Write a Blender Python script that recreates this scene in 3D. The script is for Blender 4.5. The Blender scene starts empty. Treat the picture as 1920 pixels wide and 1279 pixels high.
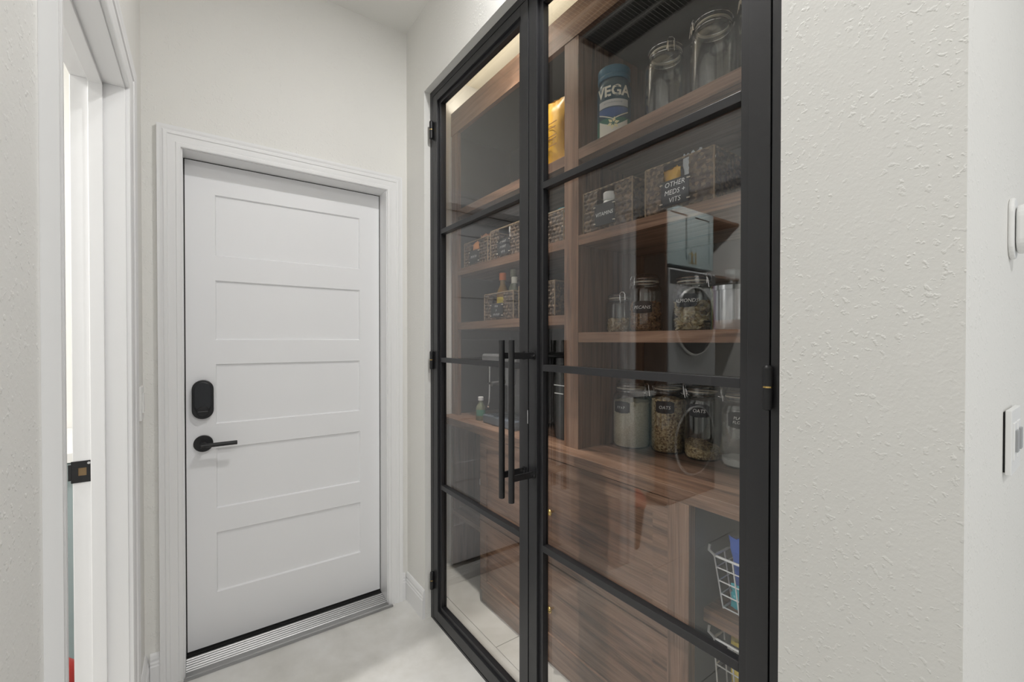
import bpy, bmesh, math, random
from math import sin, cos, pi, radians, sqrt
from mathutils import Vector, Matrix

random.seed(7)
SC = bpy.context.scene
COL = SC.collection

# ------------------------------------------------------------------ camera, world, exposure
cd = bpy.data.cameras.new('camera')
cam = bpy.data.objects.new('camera', cd)
COL.objects.link(cam)
cd.sensor_width = 36.0
cd.lens = 818.4 / 1920 * 36.0
cd.clip_start = 0.02
cam.location = (0, 0, 1.31)
cam.rotation_euler = (radians(90 - 0.5), 0, radians(-35.6))
cd.shift_y = 7.2 / 1920
SC.camera = cam
SC.view_settings.view_transform = 'Standard'
SC.view_settings.look = 'None'
SC.view_settings.gamma = 1
SC.view_settings.use_curve_mapping = False
SC.view_settings.exposure = -0.08
SC.cycles.transparent_max_bounces = 32
SC.cycles.max_bounces = 14
SC.cycles.diffuse_bounces = 6
SC.cycles.caustics_reflective = False
SC.cycles.caustics_refractive = False
W = bpy.data.worlds.new('daylight')
SC.world = W
W.use_nodes = True
W.node_tree.nodes['Background'].inputs[0].default_value = (0.93, 0.97, 1.0, 1)
W.node_tree.nodes['Background'].inputs[1].default_value = 0.48

CAN_POWER = 14.0        # corridor downlight
KITCHEN_POWER = 13.5   # kitchen downlights behind the camera
LAUNDRY_POWER = 55.0
PANTRY_POWER = 3.2

# ------------------------------------------------------------------ materials
def newmat(name):
    m = bpy.data.materials.new(name)
    m.use_nodes = True
    nt = m.node_tree
    return m, nt, nt.nodes, nt.links, nt.nodes['Principled BSDF']

def plain(name, col, rough=0.5, metal=0.0, spec=0.5, **kw):
    m, nt, N, L, p = newmat(name)
    p.inputs['Base Color'].default_value = (*col, 1)
    p.inputs['Roughness'].default_value = rough
    p.inputs['Metallic'].default_value = metal
    p.inputs['Specular IOR Level'].default_value = spec
    for k, v in kw.items():
        p.inputs[k].default_value = v
    return m

def coords(N, L, scale=(1, 1, 1), rot=(0, 0, 0)):
    tc = N.new('ShaderNodeTexCoord')
    mp = N.new('ShaderNodeMapping')
    mp.inputs['Scale'].default_value = scale
    mp.inputs['Rotation'].default_value = rot
    g = N.new('ShaderNodeNewGeometry')
    L.new(g.outputs['Position'], mp.inputs['Vector'])
    return mp.outputs['Vector']

def noise(N, L, vec, scale, detail=3, rough=0.5, dist=0.0):
    n = N.new('ShaderNodeTexNoise')
    n.inputs['Scale'].default_value = scale
    n.inputs['Detail'].default_value = detail
    n.inputs['Roughness'].default_value = rough
    n.inputs['Distortion'].default_value = dist
    L.new(vec, n.inputs['Vector'])
    return n.outputs['Fac']

def ramp(N, L, fac, stops):
    r = N.new('ShaderNodeValToRGB')
    el = r.color_ramp.elements
    while len(el) < len(stops):
        el.new(0.5)
    for e, (pos, c) in zip(el, stops):
        e.position = pos
        e.color = (*c, 1) if len(c) == 3 else c
    L.new(fac, r.inputs['Fac'])
    return r.outputs['Color']

def mathn(N, L, op, a, b):
    n = N.new('ShaderNodeMath')
    n.operation = op
    for i, v in enumerate((a, b)):
        if isinstance(v, (int, float)):
            n.inputs[i].default_value = v
        else:
            L.new(v, n.inputs[i])
    return n.outputs[0]

def bump(N, L, p, height, strength, dist):
    b = N.new('ShaderNodeBump')
    b.inputs['Strength'].default_value = strength
    b.inputs['Distance'].default_value = dist
    L.new(height, b.inputs['Height'])
    L.new(b.outputs['Normal'], p.inputs['Normal'])

def wall_paint(name, col, strength):
    """rolled / knock-down textured wall paint"""
    m, nt, N, L, p = newmat(name)
    v = coords(N, L)
    p.inputs['Base Color'].default_value = (*col, 1)
    p.inputs['Roughness'].default_value = 0.55
    p.inputs['Specular IOR Level'].default_value = 0.3
    n1 = noise(N, L, v, 150, 2, 0.55)
    n2 = noise(N, L, v, 100, 2, 0.5)
    blobs = ramp(N, L, n2, [(0.585, (0, 0, 0)), (0.70, (1, 1, 1))])
    n3 = noise(N, L, v, 9, 2)
    mask = ramp(N, L, n3, [(0.38, (0.15, 0.15, 0.15)), (0.62, (1, 1, 1))])
    h = mathn(N, L, 'MULTIPLY', mathn(N, L, 'MULTIPLY', blobs, mask), 1.3)
    h = mathn(N, L, 'ADD', h, mathn(N, L, 'MULTIPLY', n1, 0.42))
    bump(N, L, p, h, strength, 0.0022)
    return m

def walnut(name, grain, dark=1.0):
    m, nt, N, L, p = newmat(name)
    st = {'x': (1.0, 16, 16), 'y': (16, 1.0, 16), 'z': (16, 16, 1.0)}[grain]
    v = coords(N, L, st)
    wv = N.new('ShaderNodeTexNoise')
    wv.inputs['Scale'].default_value = 1.6
    wv.inputs['Detail'].default_value = 5
    wv.inputs['Roughness'].default_value = 0.62
    wv.inputs['Distortion'].default_value = 1.1
    L.new(v, wv.inputs['Vector'])
    st2 = tuple(s * (1.0 if s == 1.0 else 6.5) for s in st)
    v2 = coords(N, L, st2)
    fine = noise(N, L, v2, 2.2, 3, 0.6)
    f = mathn(N, L, 'ADD', mathn(N, L, 'MULTIPLY', wv.outputs['Fac'], 0.72), mathn(N, L, 'MULTIPLY', fine, 0.28))
    d = dark
    c = ramp(N, L, f, [(0.34, (0.060 * d, 0.032 * d, 0.020 * d)), (0.50, (0.188 * d, 0.104 * d, 0.065 * d)), (0.68, (0.300 * d, 0.188 * d, 0.128 * d))])
    L.new(c, p.inputs['Base Color'])
    p.inputs['Roughness'].default_value = 0.45
    p.inputs['Specular IOR Level'].default_value = 0.4
    bump(N, L, p, fine, 0.12, 0.001)
    return m

def thin_glass(name, tint=(1, 1, 1), rough=0.0, ior=1.5, boost=1.0):
    """clear sheet: Fresnel mirror over a straight-through transparent layer, on each face"""
    m, nt, N, L, p = newmat(name)
    N.remove(p)
    out = N['Material Output']
    g = N.new('ShaderNodeNewGeometry')
    i = N.new('ShaderNodeMix')
    i.data_type = 'FLOAT'
    i.inputs[2].default_value = ior
    i.inputs[3].default_value = 1.0 / ior
    L.new(g.outputs['Backfacing'], i.inputs[0])
    fr = N.new('ShaderNodeFresnel')
    L.new(i.outputs[0], fr.inputs['IOR'])
    t = N.new('ShaderNodeBsdfTransparent')
    t.inputs['Color'].default_value = (*tint, 1)
    gl = N.new('ShaderNodeBsdfGlossy')
    gl.inputs['Roughness'].default_value = rough
    mx = N.new('ShaderNodeMixShader')
    L.new(mathn(N, L, 'MULTIPLY', fr.outputs[0], boost), mx.inputs[0])
    L.new(t.outputs[0], mx.inputs[1])
    L.new(gl.outputs[0], mx.inputs[2])
    L.new(mx.outputs[0], out.inputs['Surface'])
    return m

def speckle(name, cols, scale, rough=0.7, bmp=0.6, bd=0.003):
    m, nt, N, L, p = newmat(name)
    v = coords(N, L)
    vo = N.new('ShaderNodeTexVoronoi')
    vo.inputs['Scale'].default_value = scale
    L.new(v, vo.inputs['Vector'])
    sep = N.new('ShaderNodeSeparateColor')
    L.new(vo.outputs['Color'], sep.inputs[0])
    n = len(cols)
    c = ramp(N, L, sep.outputs[0], [((k + 0.5) / n, c) for k, c in enumerate(cols)])
    L.new(c, p.inputs['Base Color'])
    p.inputs['Roughness'].default_value = rough
    bump(N, L, p, vo.outputs['Distance'], -bmp if False else bmp, bd)
    return m

def emit(name, col, strength):
    m, nt, N, L, p = newmat(name)
    p.inputs['Base Color'].default_value = (*col, 1)
    p.inputs['Emission Color'].default_value = (*col, 1)
    p.inputs['Emission Strength'].default_value = strength
    return m

def floor_mat():
    m, nt, N, L, p = newmat('pale_stone_tile')
    v = coords(N, L)
    n1 = noise(N, L, v, 2.2, 5, 0.6, 0.6)
    n2 = noise(N, L, v, 11, 4, 0.6)
    f = mathn(N, L, 'ADD', mathn(N, L, 'MULTIPLY', n1, 0.75), mathn(N, L, 'MULTIPLY', n2, 0.25))
    c = ramp(N, L, f, [(0.36, (0.58, 0.57, 0.535)), (0.50, (0.67, 0.66, 0.63)), (0.64, (0.75, 0.745, 0.725))])
    L.new(c, p.inputs['Base Color'])
    p.inputs['Roughness'].default_value = 0.28
    return m

def brushed(name, col, rough):
    m, nt, N, L, p = newmat(name)
    v = coords(N, L, (2, 60, 60))
    n = noise(N, L, v, 8, 2)
    p.inputs['Base Color'].default_value = (*col, 1)
    p.inputs['Metallic'].default_value = 1.0
    r = mathn(N, L, 'ADD', mathn(N, L, 'MULTIPLY', n, 0.15), rough - 0.07)
    L.new(r, p.inputs['Roughness'])
    return m

M = {}
M['wall'] = wall_paint('warm_white_wall_paint', (0.80, 0.792, 0.765), 0.34)
M['wall_smooth'] = wall_paint('white_wall_paint', (0.83, 0.825, 0.80), 0.15)
M['ceiling'] = wall_paint('ceiling_paint', (0.80, 0.795, 0.77), 0.25)
M['trim'] = plain('white_trim_paint', (0.82, 0.82, 0.825), 0.35)
M['door'] = plain('white_door_paint', (0.85, 0.853, 0.868), 0.38)
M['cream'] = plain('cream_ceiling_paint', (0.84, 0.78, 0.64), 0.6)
M['steel'] = plain('black_steel', (0.017, 0.017, 0.019), 0.38, 0.0, 0.5)
M['matblack'] = plain('matte_black_metal', (0.012, 0.012, 0.013), 0.42, 0.0, 0.45)
M['rubber'] = plain('black_rubber', (0.012, 0.012, 0.012), 0.8)
M['brass'] = plain('brass', (0.75, 0.52, 0.18), 0.25, 1.0)
M['chrome'] = plain('chrome', (0.75, 0.75, 0.76), 0.15, 1.0)
M['alu'] = brushed('brushed_aluminium', (0.42, 0.42, 0.42), 0.40)
M['pane'] = thin_glass('door_glass', (1, 1, 1), 0.0, 1.58)
M['jar'] = thin_glass('jar_glass', (0.965, 0.98, 0.975), 0.015, 1.5, 1.35)
M['walnut_x'] = walnut('walnut_depth_grain', 'x')
M['walnut_y'] = walnut('walnut_long_grain', 'y')
M['walnut_z'] = walnut('walnut_upright_grain', 'z')
M['walnut_back'] = walnut('walnut_back_panel', 'z', 0.62)
M['floor'] = floor_mat()
M['grout'] = plain('grout', (0.45, 0.44, 0.41), 0.8)
M['plastic'] = plain('white_plastic', (0.82, 0.82, 0.81), 0.3)
M['grey_plastic'] = plain('grey_plastic', (0.35, 0.36, 0.37), 0.4)
M['grille'] = plain('white_grille', (0.70, 0.69, 0.66), 0.45)
M['dark'] = plain('dark_duct', (0.10, 0.10, 0.10), 0.9)
M['chalk'] = plain('chalkboard_label', (0.018, 0.021, 0.026), 0.6)
M['ink'] = plain('chalk_ink', (0.80, 0.82, 0.82), 0.7)
M['gasket'] = plain('jar_gasket', (0.55, 0.50, 0.42), 0.6)
M['weave'] = speckle('seagrass_weave', [(0.055, 0.040, 0.030), (0.10, 0.072, 0.052), (0.20, 0.14, 0.095), (0.075, 0.055, 0.042)], 95, 0.75, 0.3, 0.002)
M['rice'] = speckle('rice_grains', [(0.62, 0.55, 0.42), (0.72, 0.66, 0.53), (0.55, 0.48, 0.35)], 330, 0.7, 0.5, 0.002)
M['oats'] = speckle('oat_flakes', [(0.20, 0.125, 0.06), (0.55, 0.40, 0.21), (0.68, 0.53, 0.31), (0.36, 0.24, 0.12)], 170, 0.75, 0.7, 0.004)
M['flour'] = speckle('flour', [(0.62, 0.62, 0.60), (0.70, 0.70, 0.68)], 40, 0.9, 0.1, 0.002)
M['pecan'] = speckle('pecan_nuts', [(0.15, 0.07, 0.03), (0.28, 0.14, 0.065), (0.36, 0.20, 0.10)], 140, 0.6, 0.3, 0.002)
M['almond'] = speckle('sliced_almonds', [(0.62, 0.50, 0.30), (0.38, 0.25, 0.12), (0.72, 0.62, 0.42)], 120, 0.6, 0.3, 0.002)
M['peanut'] = speckle('chopped_nuts', [(0.50, 0.36, 0.20), (0.62, 0.48, 0.30), (0.38, 0.24, 0.12)], 160, 0.6, 0.3, 0.002)
M['laundry'] = plain('blue_grey_cabinet_paint', (0.30, 0.37, 0.38), 0.45)
M['slate'] = plain('dark_slate_laminate', (0.042, 0.060, 0.075), 0.5)
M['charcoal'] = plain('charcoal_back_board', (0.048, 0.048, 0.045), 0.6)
M['counter_white'] = plain('white_quartz', (0.82, 0.82, 0.81), 0.25)
M['graphite'] = plain('graphite_enamel', (0.20, 0.205, 0.215), 0.35, 0.3)
M['appliance'] = plain('silver_enamel', (0.48, 0.49, 0.51), 0.35, 0.2)
M['dark_glass'] = plain('smoked_glass', (0.012, 0.013, 0.015), 0.06)
M['red'] = plain('red_plastic', (0.42, 0.028, 0.022), 0.4)
M['bin'] = plain('dark_brown_plastic', (0.045, 0.026, 0.018), 0.5)
M['vega_blue'] = plain('teal_blue_plastic', (0.007, 0.052, 0.088), 0.35)
M['vega_lid'] = plain('blue_lid', (0.012, 0.115, 0.20), 0.4)
M['vega_green'] = plain('green_print', (0.03, 0.16, 0.11), 0.4)
M['vega_navy'] = plain('navy_print', (0.03, 0.09, 0.28), 0.4)
M['cream_print'] = plain('cream_print', (0.78, 0.76, 0.66), 0.5)
M['grey_print'] = plain('grey_print', (0.55, 0.56, 0.56), 0.5)
M['yellow'] = plain('yellow_foil', (0.66, 0.36, 0.015), 0.4)
M['lemon'] = plain('lemon_foil', (0.72, 0.55, 0.05), 0.35)
M['orange'] = plain('orange_plastic', (0.85, 0.20, 0.03), 0.4)
M['terracotta'] = plain('orange_brown_paper', (0.62, 0.28, 0.12), 0.6)
M['bagblue'] = plain('blue_foil', (0.03, 0.12, 0.55), 0.3)
M['teal'] = plain('teal_plastic', (0.03, 0.42, 0.50), 0.4)
M['olive'] = plain('olive_glass', (0.18, 0.20, 0.13), 0.2)
M['blackbag'] = plain('black_foil', (0.018, 0.020, 0.020), 0.4)
M['wire_white'] = plain('white_coated_wire', (0.80, 0.81, 0.82), 0.35)
M['brown_print'] = plain('brown_print', (0.25, 0.11, 0.03), 0.5)
M['tea'] = plain('amber_liquid', (0.30, 0.16, 0.03), 0.15)
M['label_white'] = plain('white_label', (0.80, 0.80, 0.78), 0.5)
M['green_label'] = plain('green_label', (0.05, 0.22, 0.14), 0.5)
M['lens'] = emit('lamp_lens', (1.0, 0.97, 0.92), 6.0)

def iridescent():
    m, nt, N, L, p = newmat('iridescent_glass')
    lw = N.new('ShaderNodeLayerWeight')
    lw.inputs['Blend'].default_value = 0.5
    c = ramp(N, L, lw.outputs['Facing'], [(0.05, (0.82, 0.86, 0.9)), (0.30, (0.75, 0.80, 0.85)), (0.45, (0.55, 0.35, 0.75)), (0.58, (0.85, 0.80, 0.25)), (0.72, (0.35, 0.80, 0.75)), (0.9, (0.6, 0.65, 0.7))])
    p.inputs['Metallic'].default_value = 0.75
    p.inputs['Roughness'].default_value = 0.15
    p.inputs['Alpha'].default_value = 0.5
    L.new(c, p.inputs['Base Color'])
    return m
M['irid'] = iridescent()

# ------------------------------------------------------------------ builders
ORG = {}   # world origin of each parent

class MB:
    def __init__(s):
        s.v = []; s.f = []
    def add(s, vs, fs):
        o = len(s.v)
        s.v += [tuple(p) for p in vs]
        s.f += [tuple(i + o for i in f) for f in fs]
        return s
    def box(s, x0, x1, y0, y1, z0, z1):
        if x0 > x1: x0, x1 = x1, x0
        if y0 > y1: y0, y1 = y1, y0
        if z0 > z1: z0, z1 = z1, z0
        vs = [(x, y, z) for z in (z0, z1) for y in (y0, y1) for x in (x0, x1)]
        return s.add(vs, [(0, 2, 3, 1), (4, 5, 7, 6), (0, 1, 5, 4), (2, 6, 7, 3), (0, 4, 6, 2), (1, 3, 7, 5)])
    def ring(s, pts0, pts1, caps=True):
        n = len(pts0)
        fs = [(i, (i + 1) % n, n + (i + 1) % n, n + i) for i in range(n)]
        if caps:
            fs += [tuple(range(n - 1, -1, -1)), tuple(range(n, 2 * n))]
        return s.add(list(pts0) + list(pts1), fs)
    def cyl(s, p0, p1, r, n=16, r1=None):
        r1 = r if r1 is None else r1
        p0 = Vector(p0); p1 = Vector(p1)
        d = (p1 - p0).normalized()
        a = d.orthogonal().normalized(); b = d.cross(a)
        c0 = [p0 + (a * cos(2 * pi * k / n) + b * sin(2 * pi * k / n)) * r for k in range(n)]
        c1 = [p1 + (a * cos(2 * pi * k / n) + b * sin(2 * pi * k / n)) * r1 for k in range(n)]
        return s.ring(c0, c1)
    def lathe(s, cx, cy, prof, n=32, axis='z', close=True):
        vs = []; m = len(prof)
        for k in range(n):
            a = 2 * pi * k / n
            for r, t in prof:
                r = max(r, 1e-5)
                vs.append((cx + r * cos(a), cy + r * sin(a), t))
        fs = []
        for k in range(n):
            k2 = (k + 1) % n
            for j in range(m - 1):
                fs.append((k * m + j, k2 * m + j, k2 * m + j + 1, k * m + j + 1))
        if close:
            if prof[0][0] > 1e-4: fs.append(tuple(k * m for k in range(n - 1, -1, -1)))
            if prof[-1][0] > 1e-4: fs.append(tuple(k * m + m - 1 for k in range(n)))
        return s.add(vs, fs)
    def tube(s, pts, r, n=8, closed=False):
        pts = [Vector(p) for p in pts]
        rings = []
        up = None
        for i, p in enumerate(pts):
            if closed:
                d = (pts[(i + 1) % len(pts)] - pts[i - 1]).normalized()
            else:
                d = (pts[min(i + 1, len(pts) - 1)] - pts[max(i - 1, 0)]).normalized()
            if up is None:
                up = d.orthogonal().normalized()
            a = (up - d * up.dot(d))
            a = a.normalized() if a.length > 1e-6 else d.orthogonal().normalized()
            up = a
            b = d.cross(a)
            rings.append([p + (a * cos(2 * pi * k / n) + b * sin(2 * pi * k / n)) * r for k in range(n)])
        vs = [q for rr in rings for q in rr]
        fs = []
        m = len(pts)
        for i in range(m if closed else m - 1):
            j = (i + 1) % m
            for k in range(n):
                k2 = (k + 1) % n
                fs.append((i * n + k, i * n + k2, j * n + k2, j * n + k))
        if not closed:
            fs += [tuple(range(n - 1, -1, -1)), tuple((m - 1) * n + k for k in range(n))]
        return s.add(vs, fs)
    def ellipsoid(s, c, rad, rot=None, n=6, m=4):
        R = rot if rot else Matrix.Identity(3)
        vs = []
        for j in range(1, m):
            t = pi * j / m
            for k in range(n):
                a = 2 * pi * k / n
                vs.append(Vector((rad[0] * sin(t) * cos(a), rad[1] * sin(t) * sin(a), rad[2] * cos(t))))
        vs += [Vector((0, 0, rad[2])), Vector((0, 0, -rad[2]))]
        vs = [R @ v + Vector(c) for v in vs]
        fs = []
        for j in range(m - 2):
            for k in range(n):
                k2 = (k + 1) % n
                fs.append((j * n + k, (j + 1) * n + k, (j + 1) * n + k2, j * n + k2))
        top, bot = (m - 1) * n, (m - 1) * n + 1
        for k in range(n):
            k2 = (k + 1) % n
            fs.append((top, k, k2))
            fs.append((bot, (m - 2) * n + k2, (m - 2) * n + k))
        return s.add(vs, fs)
    def build(s, name, mat, parent=None, smooth=False, bevel=0.0, seg=2, origin=None):
        if parent is not None:
            o = ORG[parent.name]
        elif origin is not None:
            o = Vector(origin)
        else:
            xs = [p[0] for p in s.v]; ys = [p[1] for p in s.v]; zs = [p[2] for p in s.v]
            o = Vector(((min(xs) + max(xs)) / 2, (min(ys) + max(ys)) / 2, min(zs)))
        me = bpy.data.meshes.new(name)
        me.from_pydata([(p[0] - o.x, p[1] - o.y, p[2] - o.z) for p in s.v], [], s.f)
        bm = bmesh.new(); bm.from_mesh(me)
        bmesh.ops.recalc_face_normals(bm, faces=bm.faces)
        bm.to_mesh(me); bm.free()
        me.materials.append(M[mat] if isinstance(mat, str) else mat)
        if smooth:
            me.polygons.foreach_set('use_smooth', [True] * len(me.polygons))
            me.set_sharp_from_angle(angle=radians(38))
        ob = bpy.data.objects.new(name, me)
        COL.objects.link(ob)
        if parent is not None:
            ob.parent = parent
        else:
            ob.location = o
        ORG[ob.name] = o.copy()
        if bevel > 0:
            b = ob.modifiers.new('edge', 'BEVEL')
            b.width = bevel; b.segments = seg; b.limit_method = 'ANGLE'; b.angle_limit = radians(40)
        return ob

def empty(name, loc):
    o = bpy.data.objects.new(name, None)
    o.empty_display_size = 0.1
    o.location = loc
    COL.objects.link(o)
    ORG[o.name] = Vector(loc)
    return o

def tag(o, label, cat, group=None):
    o['label'] = label; o['category'] = cat
    if group: o['group'] = group
    return o

def struct(o, label=None, cat=None):
    o['kind'] = 'structure'
    if label: o['label'] = label
    if cat: o['category'] = cat
    return o

def stuff(o):
    o['kind'] = 'stuff'
    return o

def B(*a):
    return MB().box(*a)

_tc = {}
def text_geo(s, size, shear=0.0, spacing=1.0, bold=0.0):
    """outline of a string as flat triangles, centred on the origin in x/y; '~n' gives n illegible chalk strokes"""
    if s.startswith('~'):
        n = int(s[1:]); rnd = random.Random(n * 31 + int(size * 1e5))
        vs = []; fs = []
        st = size * 0.52; w = size * 0.075
        for k in range(n):
            x0 = (k - n / 2) * st + rnd.uniform(0, .15) * st
            pts = [(x0, rnd.uniform(-.35, -.25) * size), (x0 + st * .3, rnd.uniform(.2, .36) * size), (x0 + st * .6, rnd.uniform(-.3, .05) * size)]
            for (ax, ay), (bx, by) in zip(pts, pts[1:]):
                o = len(vs)
                vs += [(ax - w / 2, ay, 0), (ax + w / 2, ay, 0), (bx + w / 2, by, 0), (bx - w / 2, by, 0)]
                fs.append((o, o + 1, o + 2, o + 3))
        return vs, fs
    c = bpy.data.curves.new('lettering_source', 'FONT')
    c.body = s; c.size = size; c.shear = shear
    c.align_x = 'CENTER'; c.align_y = 'CENTER'
    c.space_character = spacing; c.offset = bold
    c.resolution_u = 2
    o = bpy.data.objects.new('lettering_source', c)
    COL.objects.link(o)
    dg = bpy.context.evaluated_depsgraph_get()
    me = o.evaluated_get(dg).to_mesh()
    vs = [tuple(v.co) for v in me.vertices]
    fs = [tuple(p.vertices) for p in me.polygons]
    o.evaluated_get(dg).to_mesh_clear()
    bpy.data.objects.remove(o); bpy.data.curves.remove(c)
    return vs, fs

def text_on_plane(s, size, origin, ux, uz, mat, parent, shear=0.15, name='lettering'):
    """flat text: origin point, right vector ux, up vector uz"""
    vs, fs = text_geo(s, size, shear)
    o = Vector(origin); ux = Vector(ux); uz = Vector(uz)
    mb = MB().add([o + ux * v[0] + uz * v[1] for v in vs], fs)
    return mb.build(name, mat, parent)

def text_on_cyl(s, size, cx, cy, r, ang, z, mat, parent, shear=0.15, name='lettering', bold=0.0):
    """text wrapped on an upright cylinder, centred at angle ang (world angle of its outward direction)"""
    vs, fs = text_geo(s, size, shear, 1.0, bold)
    out = []
    for v in vs:
        a = ang + v[0] / r
        out.append((cx + r * cos(a), cy + r * sin(a), z + v[1]))
    return MB().add(out, fs).build(name, mat, parent)

def sweep_casing(a0, a1, zt, z0, prof, place, cap=True):
    """three-sided mitred casing. prof: (u outward from the opening, w off the wall); place(a, z, w) -> world"""
    mb = MB()
    rings = []
    for (ca, cz, sa, sz) in ((a0, z0, -1, 0), (a0, zt, -1, 1), (a1, zt, 1, 1), (a1, z0, 1, 0)):
        rings.append([place(ca + sa * u, cz + sz * u, w) for u, w in prof])
    n = len(prof)
    vs = [p for r in rings for p in r]
    fs = []
    for i in range(3):
        for k in range(n):
            k2 = (k + 1) % n
            fs.append((i * n + k, i * n + k2, (i + 1) * n + k2, (i + 1) * n + k))
    fs += [tuple(range(n)), tuple(3 * n + k for k in range(n))]
    return mb.add(vs, fs)

CASING = [(0, 0), (0, 0.009), (0.004, 0.012), (0.014, 0.012), (0.017, 0.0095), (0.022, 0.010), (0.034, 0.0135),
          (0.040, 0.0135), (0.043, 0.0165), (0.052, 0.0175), (0.056, 0.0145), (0.060, 0.0165), (0.066, 0.0195), (0.072, 0.0195), (0.072, 0)]
BASE = [(0, 0), (0.014, 0), (0.014, 0.088), (0.011, 0.092), (0.012, 0.100), (0.009, 0.106), (0.010, 0.115), (0.007, 0.128), (0.003, 0.135), (0, 0.135)]

def base_run(p0, p1, nrm):
    """skirting board along p0->p1 (2D), sticking out along nrm"""
    r0 = [(p0[0] + nrm[0] * w, p0[1] + nrm[1] * w, z) for w, z in BASE]
    r1 = [(p1[0] + nrm[0] * w, p1[1] + nrm[1] * w, z) for w, z in BASE]
    return MB().ring(r0, r1)

# ------------------------------------------------------------------ dimensions
CEIL = 2.86
XL = -0.172           # corridor left wall face
XLB = -0.288          # its laundry face
XR = 0.858            # corridor right wall face
XRB = 0.970           # its pantry face
YB = 2.115            # corridor end wall face
YE = 0.125            # kitchen face of the wall that returns past the pantry
LD0, LD1, LDZ = 0.915, 1.69, 2.045     # laundry doorway
PD0, PD1, PDZ = 0.362, 1.903, 2.475   # pantry opening
BD0, BD1, BDZ = -0.050, 0.752, 2.052  # end door opening
PXB = 1.64            # pantry back wall
PYF = 2.305           # pantry far side wall
LX1, LY0, LY1 = -2.35, 0.10, 2.80     # laundry room extents

# ------------------------------------------------------------------ room shell
fl = struct(empty('floor', (0.4, 0, 0)))
B(-3.0, 5.0, -5.5, 3.0, -0.10, -0.004).build('subfloor', 'grout', fl)
tx = [-2.576, -1.376, -0.176, 1.024, 2.224, 3.424]
for i, x0 in enumerate(tx):
    off = 0.93 if i % 2 == 0 else 0.348
    y = off - 1.2 * 5
    while y < 2.9:
        B(x0 + 0.0015, x0 + 1.1985, y + 0.0015, y + 1.1985, -0.012, 0.0).build('tile', 'floor', fl)
        y += 1.2

ce = struct(B(-2.6, 5.0, -5.5, 3.0, CEIL, CEIL + 0.12).build('ceiling', 'ceiling'))

wb = MB()
wb.box(XL, BD0 - 0.018, YB, YB + 0.12, 0, CEIL)
wb.box(BD1 + 0.018, XRB, YB, YB + 0.12, 0, CEIL)
wb.box(BD0 - 0.018, BD1 + 0.018, YB, YB + 0.12, BDZ + 0.018, CEIL)
struct(wb.build('wall_back', 'wall'))

wl = MB()
wl.box(XLB, XL, -0.62, LD0 - 0.015, 0, CEIL)
wl.box(XLB, XL, LD1 + 0.015, YB + 0.12, 0, CEIL)
wl.box(XLB, XL, LD0 - 0.015, LD1 + 0.015, LDZ + 0.015, CEIL)
struct(wl.build('wall_left', 'wall'))

wr = MB()
wr.box(XR, XRB, YE, PD0, 0, CEIL)
wr.box(XR, XRB, PD1, YB, 0, CEIL)
wr.box(XR, XRB, PD0, PD1, PDZ, CEIL)
struct(wr.build('wall_right', 'wall'))
struct(B(XRB, 3.6, YE, YE + 0.11, 0, CEIL).build('wall_kitchen', 'wall'))

# pantry shell
struct(B(PXB, PXB + 0.1, YE + 0.11, PYF + 0.1, 0, CEIL).build('wall_pantry_back', 'wall_smooth'))
struct(B(XRB, PXB, PYF, PYF + 0.1, 0, CEIL).build('wall_pantry_side', 'wall_smooth'))
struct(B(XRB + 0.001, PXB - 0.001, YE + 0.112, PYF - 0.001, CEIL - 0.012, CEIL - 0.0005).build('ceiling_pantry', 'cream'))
struct(B(XRB - 0.1, XRB, YB + 0.121, PYF + 0.1, 0, CEIL).build('wall_pantry_front', 'wall_smooth'))

# laundry shell
struct(B(LX1, XLB, LY1, LY1 + 0.1, 0, CEIL).build('wall_laundry_back', 'wall_smooth'))
struct(B(LX1 - 0.1, LX1, LY0 - 0.1, LY1 + 0.1, 0, CEIL).build('wall_laundry_side', 'wall_smooth'))
struct(B(LX1, XLB, LY0 - 0.1, LY0, 0, CEIL).build('wall_laundry_front', 'wall_smooth'))
struct(B(XLB, XLB + 0.1, YB + 0.121, LY1 + 0.1, 0, CEIL).build('wall_laundry_return', 'wall_smooth'))

# skirting boards
struct(base_run((XR, PD1), (XR, YB - 0.001), (-1, 0)).build('baseboard_right', 'trim'))
struct(base_run((BD1 + 0.005 + 0.072, YB), (XR - 0.015, YB), (0, -1)).build('baseboard_back_right', 'trim'))
struct(base_run((XL + 0.015, YB), (BD0 - 0.005 - 0.072, YB), (0, -1)).build('baseboard_back_left', 'trim'))
struct(base_run((XL, LD1 + 0.078), (XL, YB - 0.001), (1, 0)).build('baseboard_left', 'trim'))
struct(base_run((XR + 0.02, YE), (3.6, YE), (0, -1)).build('baseboard_kitchen', 'trim'))

# ------------------------------------------------------------------ end door: casing, jamb, leaf, threshold
struct(sweep_casing(BD0 - 0.005, BD1 + 0.003, BDZ + 0.002, 0.0, CASING, lambda a, z, w: (a, YB - w, z)).build('trim_1', 'trim', smooth=True))
jb = MB()
jb.box(BD0 - 0.018, BD0, YB, YB + 0.12, 0.0, BDZ)
jb.box(BD1, BD1 + 0.018, YB, YB + 0.12, 0.0, BDZ)
jb.box(BD0 - 0.018, BD1 + 0.018, YB, YB + 0.12, BDZ, BDZ + 0.018)
struct(jb.build('trim_2', 'trim'))

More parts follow.
